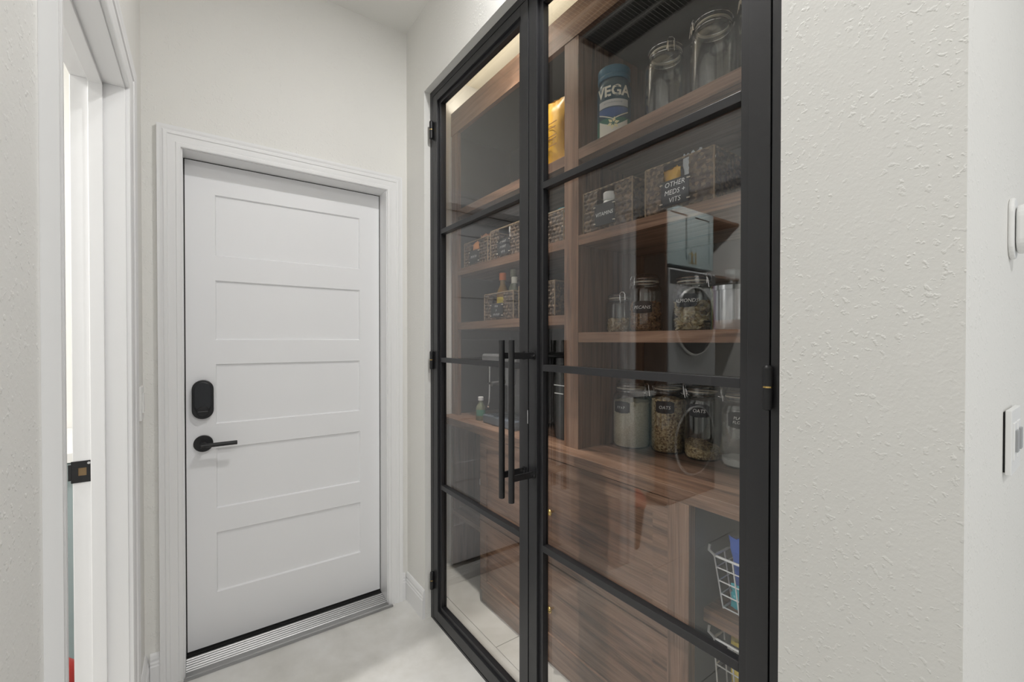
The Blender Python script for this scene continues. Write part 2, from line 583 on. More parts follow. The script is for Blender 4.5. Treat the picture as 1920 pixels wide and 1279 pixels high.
DY = 2.2125
dr = struct(empty('door_1', ((BD0 + BD1) / 2, DY, 0.03)))
d0, d1 = BD0 + 0.004, BD1 - 0.004
dz0, dz1 = 0.036, BDZ - 0.004
px0, px1 = 0.055, 0.651
PAN = [(0.252, 0.504), (0.606, 0.860), (0.962, 1.213), (1.315, 1.564), (1.668, 1.921)]
lf = MB()
lf.box(d0, px0, DY, DY + 0.020, dz0, dz1)
lf.box(px1, d1, DY, DY + 0.020, dz0, dz1)
zz = [dz0] + [v for p in PAN for v in p] + [dz1]
for k in range(0, len(zz), 2):
    lf.box(px0, px1, DY, DY + 0.020, zz[k], zz[k + 1])
lf.build('leaf', 'door', dr)
for a, b in PAN:
    e = 0.004
    pm = MB()
    pm.box(px0, px1, DY + 0.0085, DY + 0.040, a, b)
    # sloping bead around the recess
    o = [(px0, a), (px1, a), (px1, b), (px0, b)]
    i_ = [(px0 + e, a + e), (px1 - e, a + e), (px1 - e, b - e), (px0 + e, b - e)]
    vs = [(x, DY + 0.0015, z) for x, z in o] + [(x, DY + 0.0085, z) for x, z in i_]
    pm.add(vs, [(k, (k + 1) % 4, 4 + (k + 1) % 4, 4 + k) for k in range(4)])
    pm.build('panel', 'door', dr)
gp = MB()
gp.box(BD0, BD1, DY + 0.004, DY + 0.016, 0.022, dz0)
gp.box(BD0, d0, DY + 0.003, DY + 0.016, dz0, BDZ)
gp.box(d1, BD1, DY + 0.003, DY + 0.016, dz0, BDZ)
gp.box(d0, d1, DY + 0.003, DY + 0.016, dz1, BDZ)
gp.build('weatherstrip', 'rubber', dr)

# keypad deadbolt (inside housing)
def stadium(cx, cz, w, h, n=14):
    """rounded upright outline"""
    pts = []
    r = w / 2
    for k in range(n + 1):
        a = pi * k / n
        pts.append((cx + r * cos(a), cz + h / 2 - r + r * sin(a)))
    for k in range(n + 1):
        a = pi + pi * k / n
        pts.append((cx + r * cos(a), cz - h / 2 + r + r * sin(a)))
    return pts
LKX, LKZ = 0.010, 1.069
st = stadium(LKX, LKZ, 0.074, 0.160)
hb = MB().ring([(x, DY, z) for x, z in st], [(x, DY - 0.020, z) for x, z in st])
lock = hb.build('deadbolt_housing', 'matblack', dr, bevel=0.003)
lock['label'] = 'matte black deadbolt housing with thumb turn'
st = stadium(LKX, LKZ + 0.012, 0.062, 0.124)
MB().ring([(x, DY - 0.020, z) for x, z in st], [(x, DY - 0.028, z) for x, z in st]).build('deadbolt_cover', plain('satin_black', (0.014, 0.015, 0.018), 0.3), lock, bevel=0.004)
MB().cyl((LKX, DY - 0.018, LKZ - 0.047), (LKX, DY - 0.031, LKZ - 0.047), 0.021, 24).build('thumb_turn', 'matblack', lock, smooth=True, bevel=0.002)
B(LKX - 0.017, LKX + 0.017, DY - 0.036, DY - 0.031, LKZ - 0.049, LKZ - 0.045).build('turn_bar', plain('worn_black', (0.05, 0.05, 0.052), 0.3), lock, bevel=0.001)
LVX, LVZ = 0.011, 0.886
lv = MB().cyl((LVX, DY, LVZ), (LVX, DY - 0.009, LVZ), 0.034, 36).build('lever_rose', 'matblack', dr, smooth=True, bevel=0.0015)
lv['label'] = 'round matte black rose of the door lever'
MB().cyl((LVX, DY - 0.008, LVZ), (LVX, DY - 0.058, LVZ), 0.0115, 20).build('lever_neck', 'matblack', lv, smooth=True)
MB().cyl((LVX - 0.010, DY - 0.053, LVZ - 0.001), (LVX + 0.116, DY - 0.053, LVZ - 0.001), 0.0085, 20).build('lever_handle', 'matblack', lv, smooth=True, bevel=0.001)

th = struct(empty('trim_3', ((BD0 + BD1) / 2, 2.15, 0)))
pf = [(2.088, 0.0), (2.088, 0.007), (2.094, 0.010), (2.118, 0.013)]
y = 2.118
for k in range(6):
    zb = 0.013 + 0.0012 * k
    pf += [(y + 0.003, zb + 0.003), (y + 0.009, zb + 0.003), (y + 0.011, zb), (y + 0.014, zb)]
    y += 0.014
pf += [(2.245, 0.0225), (2.245, 0.0)]
tm = MB()
ta, tb_ = BD0 + 0.0005, BD1 - 0.0005
tm.ring([(ta, a, z) for a, z in pf], [(tb_, a, z) for a, z in pf])
tm.box(BD0 - 0.006, BD1 + 0.018, 2.082, 2.094, 0, 0.008)
tm.build('threshold_plate', 'alu', th)
B(BD0, BD1, 2.205, 2.24, 0.021, 0.026).build('threshold_seal', 'rubber', th)

# ------------------------------------------------------------------ laundry doorway: casing, jamb, stop, strike
struct(sweep_casing(LD0 - 0.005, LD1 + 0.005, LDZ + 0.005, 0.0, CASING, lambda a, z, w: (XL + w, a, z)).build('trim_4', 'trim', smooth=True))
jb = MB()
jb.box(XLB, XL, LD0 - 0.015, LD0, 0, LDZ)
jb.box(XLB, XL, LD1, LD1 + 0.015, 0, LDZ)
jb.box(XLB, XL, LD0 - 0.015, LD1 + 0.015, LDZ, LDZ + 0.015)
sx0, sx1 = -0.250, -0.219
jb.box(sx0, sx1, LD1 - 0.011, LD1, 0, LDZ)
jb.box(sx0, sx1, LD0, LD0 + 0.011, 0, LDZ)
jb.box(sx0, sx1, LD0, LD1, LDZ - 0.011, LDZ)
tr5 = struct(jb.build('trim_5', 'trim', bevel=0.0015))
sp = MB()
zc = 0.945
for (a, b, c, d) in ((-0.291, -0.2485, zc - 0.030, zc - 0.011), (-0.291, -0.2485, zc + 0.011, zc + 0.030), (-0.291, -0.2765, zc - 0.011, zc + 0.011), (-0.2595, -0.2485, zc - 0.011, zc + 0.011)):
    sp.box(a, b, LD1 - 0.002, LD1 + 0.0005, c, d)
sp.box(-0.2965, -0.290, LD1 - 0.003, LD1 + 0.004, zc - 0.022, zc + 0.022)
spo = sp.build('strike_plate', 'matblack', tr5)
B(-0.2765, -0.2595, LD1 - 0.0012, LD1 + 0.0003, zc - 0.011, zc + 0.011).build('latch_hole', plain('raw_wood', (0.20, 0.13, 0.06), 0.7), tr5)
MB().cyl((-0.2545, LD1 - 0.0018, zc + 0.023), (-0.2545, LD1 - 0.0032, zc + 0.023), 0.0035, 12).build('screw', 'chrome', tr5)

# open laundry door, swung back against the laundry side
ld = struct(empty('door_4', (-0.66, 0.86, 0)))
q = MB()
q.box(-1.035, -0.292, 0.870, 0.905, 0.012, LDZ - 0.004)
q.build('leaf', 'door', ld)
for a, b in PAN:
    B(-0.935, -0.392, 0.863, 0.8705, a + 0.0, b - 0.0).build('panel', 'door', ld)

# ------------------------------------------------------------------ pantry steel frame and doors
FX = 0.888
fr = struct(empty('trim_6', (FX, (PD0 + PD1) / 2, 0)))
FB = 0.027
B(FX, FX + 0.062, PD0 + 0.001, PD0 + 0.001 + FB, 0, PDZ - 0.001).build('jamb', 'steel', fr, bevel=0.0008)
B(FX, FX + 0.062, PD1 - 0.001 - FB, PD1 - 0.001, 0, PDZ - 0.001).build('jamb', 'steel', fr, bevel=0.0008)
B(FX, FX + 0.062, PD0 + 0.001 + FB, PD1 - 0.001 - FB, PDZ - 0.001 - FB, PDZ - 0.001).build('head', 'steel', fr, bevel=0.0008)
B(FX, FX + 0.062, PD0 + 0.001 + FB, PD1 - 0.001 - FB, 0.0, 0.010).build('sill', 'steel', fr)
# stops behind the doors
B(FX + 0.044, FX + 0.062, PD0 + 0.028, PD0 + 0.042, 0.010, PDZ - 0.024).build('stop', 'steel', fr)
B(FX + 0.044, FX + 0.062, PD1 - 0.042, PD1 - 0.028, 0.010, PDZ - 0.024).build('stop', 'steel', fr)

DOORZ0, DOORZ1 = 0.014, PDZ - 0.031
MUNT = [0.6385, 1.2235, 1.809]
def steel_door(name, ya, yb, hinge_y, lead_y, label):
    """ya<yb: leaf span along the wall"""
    D = struct(empty(name, (FX, (ya + yb) / 2, DOORZ0)))
    out, inn = 0.042, 0.019
    x0, x1, xi = FX, FX + 0.033, FX + 0.010
    xg = FX + 0.024
    # outer box section
    for (a, b) in ((ya, ya + out), (yb - out, yb)):
        B(x0, x1, a, b, DOORZ0, DOORZ1).build('stile', 'steel', D, bevel=0.0012)
    B(x0, x1, ya + out, yb - out, DOORZ1 - 0.034, DOORZ1).build('rail', 'steel', D, bevel=0.0012)
    B(x0, x1, ya + out, yb - out, DOORZ0, DOORZ0 + 0.048).build('rail', 'steel', D, bevel=0.0012)
    zb, zt = DOORZ0 + 0.048, DOORZ1 - 0.034
    # inner glazing section, a step further back
    for (a, b) in ((ya + out, ya + out + inn), (yb - out - inn, yb - out)):
        B(xi, x1, a, b, zb, zt).build('glazing_stile', 'steel', D, bevel=0.0008)
    B(xi, x1, ya + out + inn, yb - out - inn, zt - 0.016, zt).build('glazing_rail', 'steel', D, bevel=0.0008)
    B(xi, x1, ya + out + inn, yb - out - inn, zb, zb + 0.022).build('glazing_rail', 'steel', D, bevel=0.0008)
    ga, gb = ya + out + inn, yb - out - inn
    zs = [zb + 0.022] + MUNT + [zt - 0.016]
    for z in MUNT:
        m = MB().box(xi, x1, ga, gb, z - 0.0105, z + 0.0105)
        m.build('muntin', 'steel', D, bevel=0.0008)
    for k in range(4):
        a = zs[k] + (0.0105 if k else 0); b = zs[k + 1] - (0.0105 if k < 3 else 0)
        B(xg, xg + 0.006, ga, gb, a, b).build('pane', 'pane', D)
    # barrel hinges
    for z in (0.190, 1.2225, 2.290):
        h = MB()
        h.cyl((FX - 0.009, hinge_y, z - 0.040), (FX - 0.009, hinge_y, z - 0.0015), 0.0085, 16)
        h.cyl((FX - 0.009, hinge_y, z + 0.0015), (FX - 0.009, hinge_y, z + 0.036), 0.0085, 16)
        h.ellipsoid((FX - 0.009, hinge_y, z + 0.036), (0.0085, 0.0085, 0.006), None, 16, 6)
        h.ellipsoid((FX - 0.009, hinge_y, z - 0.040), (0.0085, 0.0085, 0.005), None, 16, 6)
        ho = h.build('hinge', 'matblack', D, smooth=True)
        MB().cyl((FX - 0.009, hinge_y, z - 0.0016), (FX - 0.009, hinge_y, z + 0.0016), 0.0080, 16).build('hinge_washer', 'brass', ho)
    # pull handle
    hx = FX - 0.087
    p = MB().cyl((hx, lead_y, 0.797), (hx, lead_y, 1.313), 0.0098, 24)
    po = p.build('pull_handle', 'matblack', D, smooth=True, bevel=0.0008)
    for z in (0.872, 1.262):
        B(hx, FX - 0.003, lead_y - 0.004, lead_y + 0.004, z - 0.010, z + 0.010).build('handle_bracket', 'matblack', po, bevel=0.0008)
        s = MB().cyl((FX - 0.004, lead_y, z), (FX, lead_y, z), 0.014, 20)
        s.build('handle_foot', 'matblack', po, smooth=True)
        MB().cyl((FX - 0.0062, lead_y - 0.008, z), (FX - 0.004, lead_y - 0.008, z), 0.0042, 12).build('handle_screw', 'chrome', po, smooth=True)
    return D
YM = 1.147
steel_door('door_2', PD0 + 0.001 + FB + 0.003, YM - 0.0025, PD0 + 0.030, 1.122, '')
dl = steel_door('door_3', YM + 0.0025, PD1 - 0.001 - FB - 0.003, PD1 - 0.031, 1.176, '')
B(FX - 0.0006, FX + 0.002, YM + 0.0026, YM + 0.0052, 1.034, 1.080).build('latch_plate', 'chrome', dl, bevel=0.001)

# ------------------------------------------------------------------ pantry shelving (walnut)
SX = 1.205; SB = 1.610
un = tag(empty('pantry_shelving', (1.40, 1.28, 0.884)), 'tall walnut shelving with header, divider post and back panel above the worktop', 'shelving')
YN = 0.262            # near end
Y_L = 2.290
B(SB, SB + 0.018, YN, Y_L, 0.884, 2.634).build('back_panel', 'charcoal', un)
B(SX, SX + 0.022, 1.2386, 1.3185, 0.884, 2.503).build('post', 'walnut_z', un, bevel=0.001)
B(SX, SX + 0.022, Y_L - 0.072, Y_L, 0.884, 2.503).build('post', 'walnut_z', un, bevel=0.001)
B(SX, SX + 0.022, YN, YN + 0.06, 0.884, 2.503).build('post', 'walnut_z', un, bevel=0.001)
B(SX + 0.022, SB, 1.2386, 1.262, 0.884, 2.503).build('divider', 'walnut_z', un)
B(SX + 0.022, SB, 1.295, 1.3185, 0.884, 2.503).build('divider', 'walnut_z', un)
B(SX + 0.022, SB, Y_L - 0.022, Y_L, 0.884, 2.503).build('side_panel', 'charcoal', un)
B(SX + 0.022, SB, YN, YN + 0.022, 0.884, 2.503).build('side_panel', 'walnut_z', un)
B(SX - 0.004, SX + 0.020, YN, Y_L, 2.503, 2.634).build('header', 'walnut_y', un, bevel=0.001)
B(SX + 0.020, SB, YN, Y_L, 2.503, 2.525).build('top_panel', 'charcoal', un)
SHR = [(2.060, 0.042), (1.722, 0.038), (1.343, 0.038)]
for z, t in SHR:
    B(SX + 0.001, SB, YN + 0.022, 1.2386, z - t, z).build('shelf', 'walnut_y', un, bevel=0.0008)
SHL = [(2.060, 0.042), (1.722, 0.038), (1.416, 0.040)]
for z, t in SHL:
    B(SX + 0.001, SB, 1.3185, Y_L - 0.022, z - t, z).build('shelf', 'walnut_y', un, bevel=0.0008)

CT = 0.884
tag(B(1.128, SB + 0.018, YN, Y_L, CT - 0.040, CT).build('worktop', 'walnut_y', bevel=0.002), 'long walnut worktop carrying the storage jars', 'worktop')

# base cabinet with two wide shaker drawers
BX = 1.140
YD0, YD1 = 0.712, 1.870
bc = tag(empty('drawer_cabinet', (1.38, (YD0 + YD1) / 2, 0)), 'walnut base cabinet with two wide shaker drawers under the worktop', 'cabinet')
B(BX + 0.020, SB, YD0, YD1, 0.066, CT - 0.0405).build('carcass', 'slate', bc)
B(BX + 0.012, BX + 0.040, YD0, YD1, 0.0, 0.066).build('plinth', 'walnut_y', bc)
B(BX - 0.012, BX + 0.020, YD0, YD0 + 0.070, 0.0, CT - 0.041).build('post', 'walnut_z', bc, bevel=0.001)
for za, zb2 in ((0.068, 0.414), (0.420, CT - 0.046)):
    fa, fb = YD0 + 0.073, YD1 - 0.003
    fw = 0.058
    g = MB().box(BX + 0.008, BX + 0.020, fa, fb, za, zb2)
    g.box(BX, BX + 0.008, fa, fa + fw, za, zb2); g.box(BX, BX + 0.008, fb - fw, fb, za, zb2)
    g.box(BX, BX + 0.008, fa + fw, fb - fw, za, za + fw); g.box(BX, BX + 0.008, fa + fw, fb - fw, zb2 - fw, zb2)
    dd = g.build('drawer', 'walnut_y', bc)
    zm = (za + zb2) / 2; ym = 1.318
    kk = MB().cyl((BX + 0.008, ym, zm), (BX - 0.010, ym, zm), 0.005, 12)
    kk.lathe(0, 0, [(0.0001, 0)], 3) if False else None
    kk.ellipsoid((BX - 0.014, ym, zm), (0.007, 0.014, 0.014), None, 16, 8)
    kk.build('knob', 'brass', dd, smooth=True)

# open base bay beside the drawers (near end) and at the far end
ob = tag(empty('open_base_unit', (1.38, 0.49, 0)), 'open dark base bay with a walnut shelf holding wire baskets', 'shelving')
B(SB, SB + 0.016, YN, YD0 - 0.001, 0.0, CT - 0.041).build('back_panel', 'slate', ob)
B(BX + 0.02, SB, YN, YN + 0.02, 0.0, CT - 0.041).build('side_panel', 'walnut_z', ob)
B(1.200, SB, YN + 0.02, YD0 - 0.002, 0.489, 0.527).build('shelf', 'walnut_y', ob, bevel=0.001)
ob2 = tag(empty('open_end_bay', (1.40, 2.08, 0)), 'open bay with dark back at the far end under the walnut worktop', 'shelving')
B(SB, SB + 0.016, YD1 + 0.001, Y_L, 0.0, CT - 0.041).build('back_panel', 'slate', ob2)
B(BX + 0.06, SB, Y_L - 0.02, Y_L, 0.0, CT - 0.041).build('side_panel', 'walnut_z', ob2)
B(BX + 0.06, SB, YD1 + 0.001, Y_L - 0.02, 0.30, 0.325).build('shelf', 'walnut_y', ob2)

# ------------------------------------------------------------------ jars
def cam_angle(cx, cy):
    return math.atan2(-cy, -cx)

def plaque(cx, cy, r, ang, z, w, h, parent, mat='chalk'):
    """scalloped chalk label wrapped on the glass"""
    n = 16
    vs = []
    for k in range(n + 1):
        u = -1 + 2 * k / n
        hh = h / 2 * (0.86 if abs(u) > 0.86 else 1.0) * (1.0 + (0.06 if abs(u) < 0.3 else 0))
        a = ang + u * w / 2 / r
        for s in (-1, 1):
            for rr in (r, r + 0.0006):
                vs.append((cx + rr * cos(a), cy + rr * sin(a), z + s * hh))
    fs = []
    for k in range(n):
        o = 4 * k; p = o + 4
        fs += [(o + 1, p + 1, p + 3, o + 3), (o, o + 2, p + 2, p), (o, p, p + 1, o + 1), (o + 2, o + 3, p + 3, p + 2)]
    fs += [(0, 1, 3, 2), (4 * n, 4 * n + 2, 4 * n + 3, 4 * n + 1)]
    return MB().add(vs, fs).build('label', mat, parent)

def clip_jar(name, label, cx, cy, z, r, h, fill, cmat, text=None, dang=0.0, clip=0.6, lw=0.075, lh=0.044, lz=0.62, group=None, nuts=None, slope=0.0):
    J = tag(empty(name, (cx, cy, z)), label, 'jar', group)
    nr = r * 0.74
    hs = h * 0.66          # straight wall height
    prof = [(0.0, z + 0.004), (r * 0.86, z + 0.002), (r * 0.95, z + 0.006), (r, z + 0.016), (r, z + hs)]
    for k in range(1, 7):
        t = k / 6 * pi / 2
        prof.append((nr + (r - nr) * cos(t), z + hs + (h * 0.14) * sin(t)))
    zn = z + hs + h * 0.14
    prof += [(nr, zn + h * 0.03), (nr + 0.005, zn + h * 0.035), (nr + 0.005, zn + h * 0.06), (nr, zn + h * 0.065)]
    inner = [(max(q[0] - 0.0032, 0.0), q[1] + (0.005 if k < 2 else 0.0)) for k, q in enumerate(prof)]
    body = MB().lathe(cx, cy, prof + inner[::-1], 40, close=False).build('glass', 'jar', J, smooth=True)
    zl = zn + h * 0.07
    MB().lathe(cx, cy, [(nr - 0.004, zl - 0.004), (nr + 0.003, zl - 0.004), (nr + 0.003, zl), (nr - 0.004, zl), (nr - 0.004, zl - 0.004)], 36, close=False).build('gasket', 'gasket', J, smooth=True)
    top = z + h
    MB().lathe(cx, cy, [(nr + 0.004, zl + 0.001), (nr + 0.006, zl + 0.006), (nr + 0.004, zl + 0.013), (nr * 0.88, top - 0.004), (nr * 0.6, top), (0, top)], 36, close=False).build('lid', 'jar', J, smooth=True)
    # wire bail
    a0 = cam_angle(cx, cy) + clip
    w = MB()
    def P(a, rr, zz):
        return (cx + rr * cos(a), cy + rr * sin(a), zz)
    w.tube([P(2 * pi * k / 28, nr + 0.004, zn + h * 0.02) for k in range(28)], 0.0013, 6, True)
    w.tube([P(2 * pi * k / 28, nr + 0.007, zl + 0.009) for k in range(28)], 0.0013, 6, True)
    da = 0.20
    w.tube([P(a0 - da, nr + 0.006, zn + h * 0.02), P(a0 - da, nr + 0.017, zn + h * 0.00), P(a0 - da * 0.9, nr + 0.015, zl + 0.012), P(a0 - da * .5, nr + 0.012, zl + 0.020), P(a0 + da * .5, nr + 0.012, zl + 0.020), P(a0 + da * 0.9, nr + 0.015, zl + 0.012), P(a0 + da, nr + 0.017, zn), P(a0 + da, nr + 0.006, zn + h * 0.02)], 0.0014, 6)
    w.tube([P(a0 - da * .7, nr + 0.016, zl + 0.005), P(a0 - da * .7, nr + 0.021, zn - 0.012), P(a0 + da * .7, nr + 0.021, zn - 0.012), P(a0 + da * .7, nr + 0.016, zl + 0.005)], 0.0014, 6)
    a1 = a0 + pi
    w.tube([P(a1 - .12, nr + 0.006, zn + h * 0.02), P(a1 - .12, nr + 0.013, zl + 0.004), P(a1 + .12, nr + 0.013, zl + 0.004), P(a1 + .12, nr + 0.006, zn + h * 0.02)], 0.0014, 6)
    w.build('wire_clip', 'chrome', J, smooth=True)
    if fill > 0:
        ri = r - 0.0042
        zt = z + fill
        n = 32
        pr = [(ri * 0.9, z + 0.008), (ri, z + 0.018)]
        mb = MB()
        # filled body with an uneven top
        ringn = [0.0, 0.35, 0.7, 1.0]
        vs = []; fs = []
        for (rr, zz) in pr:
            for k in range(n):
                a = 2 * pi * k / n
                vs.append((cx + rr * cos(a), cy + rr * sin(a), zz))
        for q in (1.0, 0.7, 0.35):
            for k in range(n):
                a = 2 * pi * k / n
                lim = nr if zt > z + hs + 0.02 else ri
                rr = min(ri, lim) * q
                px_, py_ = rr * cos(a), rr * sin(a)
                vs.append((cx + px_, cy + py_, zt + random.uniform(-.003, .003) - slope * py_ + (0.006 if q < 0.5 else 0)))
        vs.append((cx, cy, zt + 0.007))
        for j in range(4):
            for k in range(n):
                k2 = (k + 1) % n
                fs.append((j * n + k, j * n + k2, (j + 1) * n + k2, (j + 1) * n + k))
        for k in range(n):
            fs.append((4 * n + k, 4 * n + (k + 1) % n, 5 * n))
        fs.append(tuple(range(n - 1, -1, -1)))
        if nuts:
            mb2 = MB()
            L_, W_, T_ = nuts
            cnt = int(fill * 2 * pi * ri / (L_ * W_ * 2.0)) + 40
            for k in range(cnt):
                a = random.uniform(0, 2 * pi)
                if k < cnt * 0.72:
                    rr = ri - random.uniform(0.5, 1.6) * W_
                    zz = z + 0.010 + random.random() * (fill - 0.010)
                else:
                    rr = ri * sqrt(random.random()) * 0.92
                    zz = zt + random.uniform(-0.002, 0.006)
                Rm = Matrix.Rotation(random.uniform(0, 2 * pi), 3, 'Z') @ Matrix.Rotation(random.uniform(-.9, .9), 3, 'Y') @ Matrix.Rotation(random.uniform(-.9, .9), 3, 'X')
                rr = min(rr, ri - L_ * .8)
                mb2.ellipsoid((cx + rr * cos(a), cy + rr * sin(a), zz - slope * rr * sin(a) * (zz - z) / fill), (L_, W_, T_), Rm, 6, 4)
            stuff(mb2.build('contents', cmat, J, smooth=True))
            ri2 = ri - W_ * 2.2
            stuff(MB().lathe(cx, cy, [(ri2, z + 0.008), (ri2, zt - 0.01), (0, zt - 0.006)], 24).build('contents_core', cmat, J))
        else:
            stuff(mb.add(vs, fs).build('contents', cmat, J, smooth=True))
    if text:
        ang = cam_angle(cx, cy) + dang
        zl_ = z + h * lz
        pl = plaque(cx, cy, r + 0.0006, ang, zl_, lw, lh, J)
        pl['label'] = 'black chalk label with handwritten white lettering'
        lines = text.split('\n')
        sz = {1: 0.017, 2: 0.0135}[len(lines)]
        for k, s in enumerate(lines):
            text_on_cyl(s, sz, cx, cy, r + 0.0016, ang, zl_ + ((len(lines) - 1) / 2 - k) * sz * 1.05 - 0.001, 'ink', pl)
    return J

clip_jar('storage_jar', 'large clip-top glass jar full of pale rice on the walnut worktop', 1.425, 1.157, CT, 0.075, 0.275, 0.185, 'rice', '~4', -0.55, 1.0, 0.070, 0.044, 0.60)
clip_jar('storage_jar', 'clip-top glass jar nearly full of oats with an OATS label', 1.470, 1.018, CT, 0.0645, 0.282, 0.205, 'oats', 'OATS', -0.20, 1.2, 0.070, 0.044, 0.63)
clip_jar('storage_jar', 'clip-top glass jar with a shallow layer of oats and an OATS label', 1.485, 0.884, CT, 0.064, 0.282, 0.048, 'oats', 'OATS', -0.20, 1.4, 0.070, 0.044, 0.64, slope=-0.25)
clip_jar('storage_jar', 'clip-top glass jar dusted with flour and labelled PLAIN FLOUR', 1.495, 0.751, CT, 0.063, 0.276, 0.030, 'flour', 'PLAIN\nFLOUR', -0.08, 1.6, 0.072, 0.052, 0.60)
# flour film on the inside of the flour jar
fj = [o for o in COL.objects if o.get('label', '').startswith('clip-top glass jar dusted')][0]
def film():
    m, nt, N, L, p = newmat('flour_film')
    v = coords(N, L)
    f = noise(N, L, v, 14, 4, 0.6)
    p.inputs['Base Color'].default_value = (0.75, 0.75, 0.74, 1)
    p.inputs['Roughness'].default_value = 0.9
    L.new(ramp(N, L, f, [(0.35, (0.10, 0.10, 0.10)), (0.65, (0.42, 0.42, 0.42))]), p.inputs['Alpha'])
    return m
M['film'] = film()
MB().lathe(1.495, 0.751, [(0.0575, CT + 0.034), (0.0590, CT + 0.06), (0.0590, CT + 0.18)], 32, close=False).build('flour_film', 'film', fj, smooth=True)

Z1 = 1.343
clip_jar('storage_jar', 'small clip-top glass jar of pale chopped nuts beside the PECANS jar', 1.380, 1.182, Z1, 0.053, 0.160, 0.050, 'peanut', None, 0, 0.2, nuts=(0.009, 0.006, 0.005))
clip_jar('storage_jar', 'clip-top glass jar of brown pecans with a PECANS label', 1.395, 1.066, Z1, 0.063, 0.222, 0.105, 'pecan', 'PECANS', -0.22, -0.9, 0.072, 0.044, 0.42, nuts=(0.012, 0.007, 0.006))
clip_jar('storage_jar', 'clip-top glass jar of sliced almonds with an ALMONDS label', 1.395, 0.868, Z1, 0.067, 0.200, 0.095, 'almond', 'ALMONDS', -0.35, 0.9, 0.072, 0.044, 0.52, nuts=(0.013, 0.009, 0.004))
# shimmering canister
cn = tag(empty('glass_canister', (1.37, 0.718, Z1)), 'iridescent ribbed glass canister with a knobbed glass lid on the nut shelf', 'canister')
MB().lathe(1.37, 0.718, [(0.0, Z1 + 0.001), (0.060, Z1 + 0.001), (0.062, Z1 + 0.008), (0.062, Z1 + 0.125)], 40, close=False).build('body', 'irid', cn, smooth=True)
MB().lathe(1.37, 0.718, [(0.066, Z1 + 0.125), (0.066, Z1 + 0.139), (0.03, Z1 + 0.146), (0.012, Z1 + 0.150), (0.010, Z1 + 0.156)], 40).build('lid', 'irid', cn, smooth=True)
kb = MB().box(1.352, 1.388, 0.700, 0.736, Z1 + 0.156, Z1 + 0.194)
kb.build('knob', 'jar', cn, bevel=0.003)
MB().lathe(1.37, 0.718, [(0.057, Z1 + 0.004), (0.057, Z1 + 0.032), (0, Z1 + 0.034)], 30).build('contents', 'brown_print', cn, smooth=True)

Z3 = 2.060
clip_jar('storage_jar', 'empty clip-top glass jar on the top shelf with its clip facing the room', 1.345, 0.945, Z3, 0.070, 0.300, 0, None, None, 0, 0.25, group=None)
clip_jar('storage_jar', 'empty clip-top glass jar with side clip on the top shelf, middle of three', 1.345, 0.770, Z3, 0.069, 0.300, 0, None, None, 0, -1.2)
clip_jar('storage_jar', 'empty clip-top glass jar on the top shelf half hidden by the door stile', 1.345, 0.612, Z3, 0.068, 0.295, 0, None, None, 0, -1.35)

# protein tub
vx, vy, vr = 1.300, 1.142, 0.063
vg = tag(empty('protein_tub', (vx, vy, Z3)), 'dark blue protein powder tub with big white VEGA lettering on the top shelf', 'tub')
MB().lathe(vx, vy, [(vr - 0.003, Z3 + 0.001), (vr, Z3 + 0.006), (vr, Z3 + 0.205), (vr - 0.004, Z3 + 0.222), (vr - 0.010, Z3 + 0.234)], 40).build('body', 'vega_blue', vg, smooth=True)
vl = MB().lathe(vx, vy, [(vr - 0.004, Z3 + 0.234), (vr - 0.002, Z3 + 0.238), (vr - 0.002, Z3 + 0.246), (vr - 0.004, Z3 + 0.249), (vr - 0.002, Z3 + 0.252), (vr - 0.002, Z3 + 0.276), (vr - 0.006, Z3 + 0.280)], 40).build('lid', 'vega_lid', vg, smooth=True)
va = cam_angle(vx, vy) - 0.05
def cyl_patch(cx, cy, r, a0, a1, zlo, zhi, mat, parent, name, n=14):
    """zlo/zhi: functions of u in 0..1 giving heights"""
    vs = []
    for k in range(n + 1):
        u = k / n
        a = a0 + (a1 - a0) * u
        for rr in (r, r + 0.0004):
            vs.append((cx + rr * cos(a), cy + rr * sin(a), zlo(u)))
            vs.append((cx + rr * cos(a), cy + rr * sin(a), zhi(u)))
    fs = []
    for k in range(n):
        o = 4 * k; p = o + 4
        fs += [(o + 2, p + 2, p + 3, o + 3), (o, o + 1, p + 1, p), (o, p, p + 2, o + 2), (o + 1, o + 3, p + 3, p + 1)]
    fs += [(0, 2, 3, 1), (4 * n, 4 * n + 1, 4 * n + 3, 4 * n + 2)]
    return MB().add(vs, fs).build(name, mat, parent)
text_on_cyl('VEGA', 0.054, vx, vy, vr + 0.001, va, Z3 + 0.178, 'cream_print', vg, 0.0, bold=0.0016)
w_ = 0.95
cyl_patch(vx, vy, vr + 0.0004, va - w_, va + w_, lambda u: Z3 + 0.122, lambda u: Z3 + 0.148, 'grey_print', vg, 'print_band')
text_on_cyl('~13', 0.0105, vx, vy, vr + 0.0018, va, Z3 + 0.136, 'vega_blue', vg, 0.0)
cyl_patch(vx, vy, vr + 0.0004, va - w_, va + w_, lambda u: Z3 + 0.080 + 0.024 * abs(2 * u - 1), lambda u: Z3 + 0.118, 'vega_navy', vg, 'print_panel')
cyl_patch(vx, vy, vr + 0.0009, va - w_, va + w_, lambda u: Z3 + 0.072 + 0.028 * abs(2 * u - 1), lambda u: Z3 + 0.076 + 0.028 * abs(2 * u - 1), 'cream_print', vg, 'print_chevron')
cyl_patch(vx, vy, vr + 0.0003, va - w_ - .3, va + w_ + .3, lambda u: Z3 + 0.006, lambda u: Z3 + 0.080, 'vega_green', vg, 'print_panel')
cyl_patch(vx, vy, vr + 0.0012, va - w_ * .95, va + w_ * .95, lambda u: Z3 + 0.012, lambda u: Z3 + 0.050 + 0.026 * abs(2 * u - 1) ** 1.5, 'cream_print', vg, 'print_scoop')
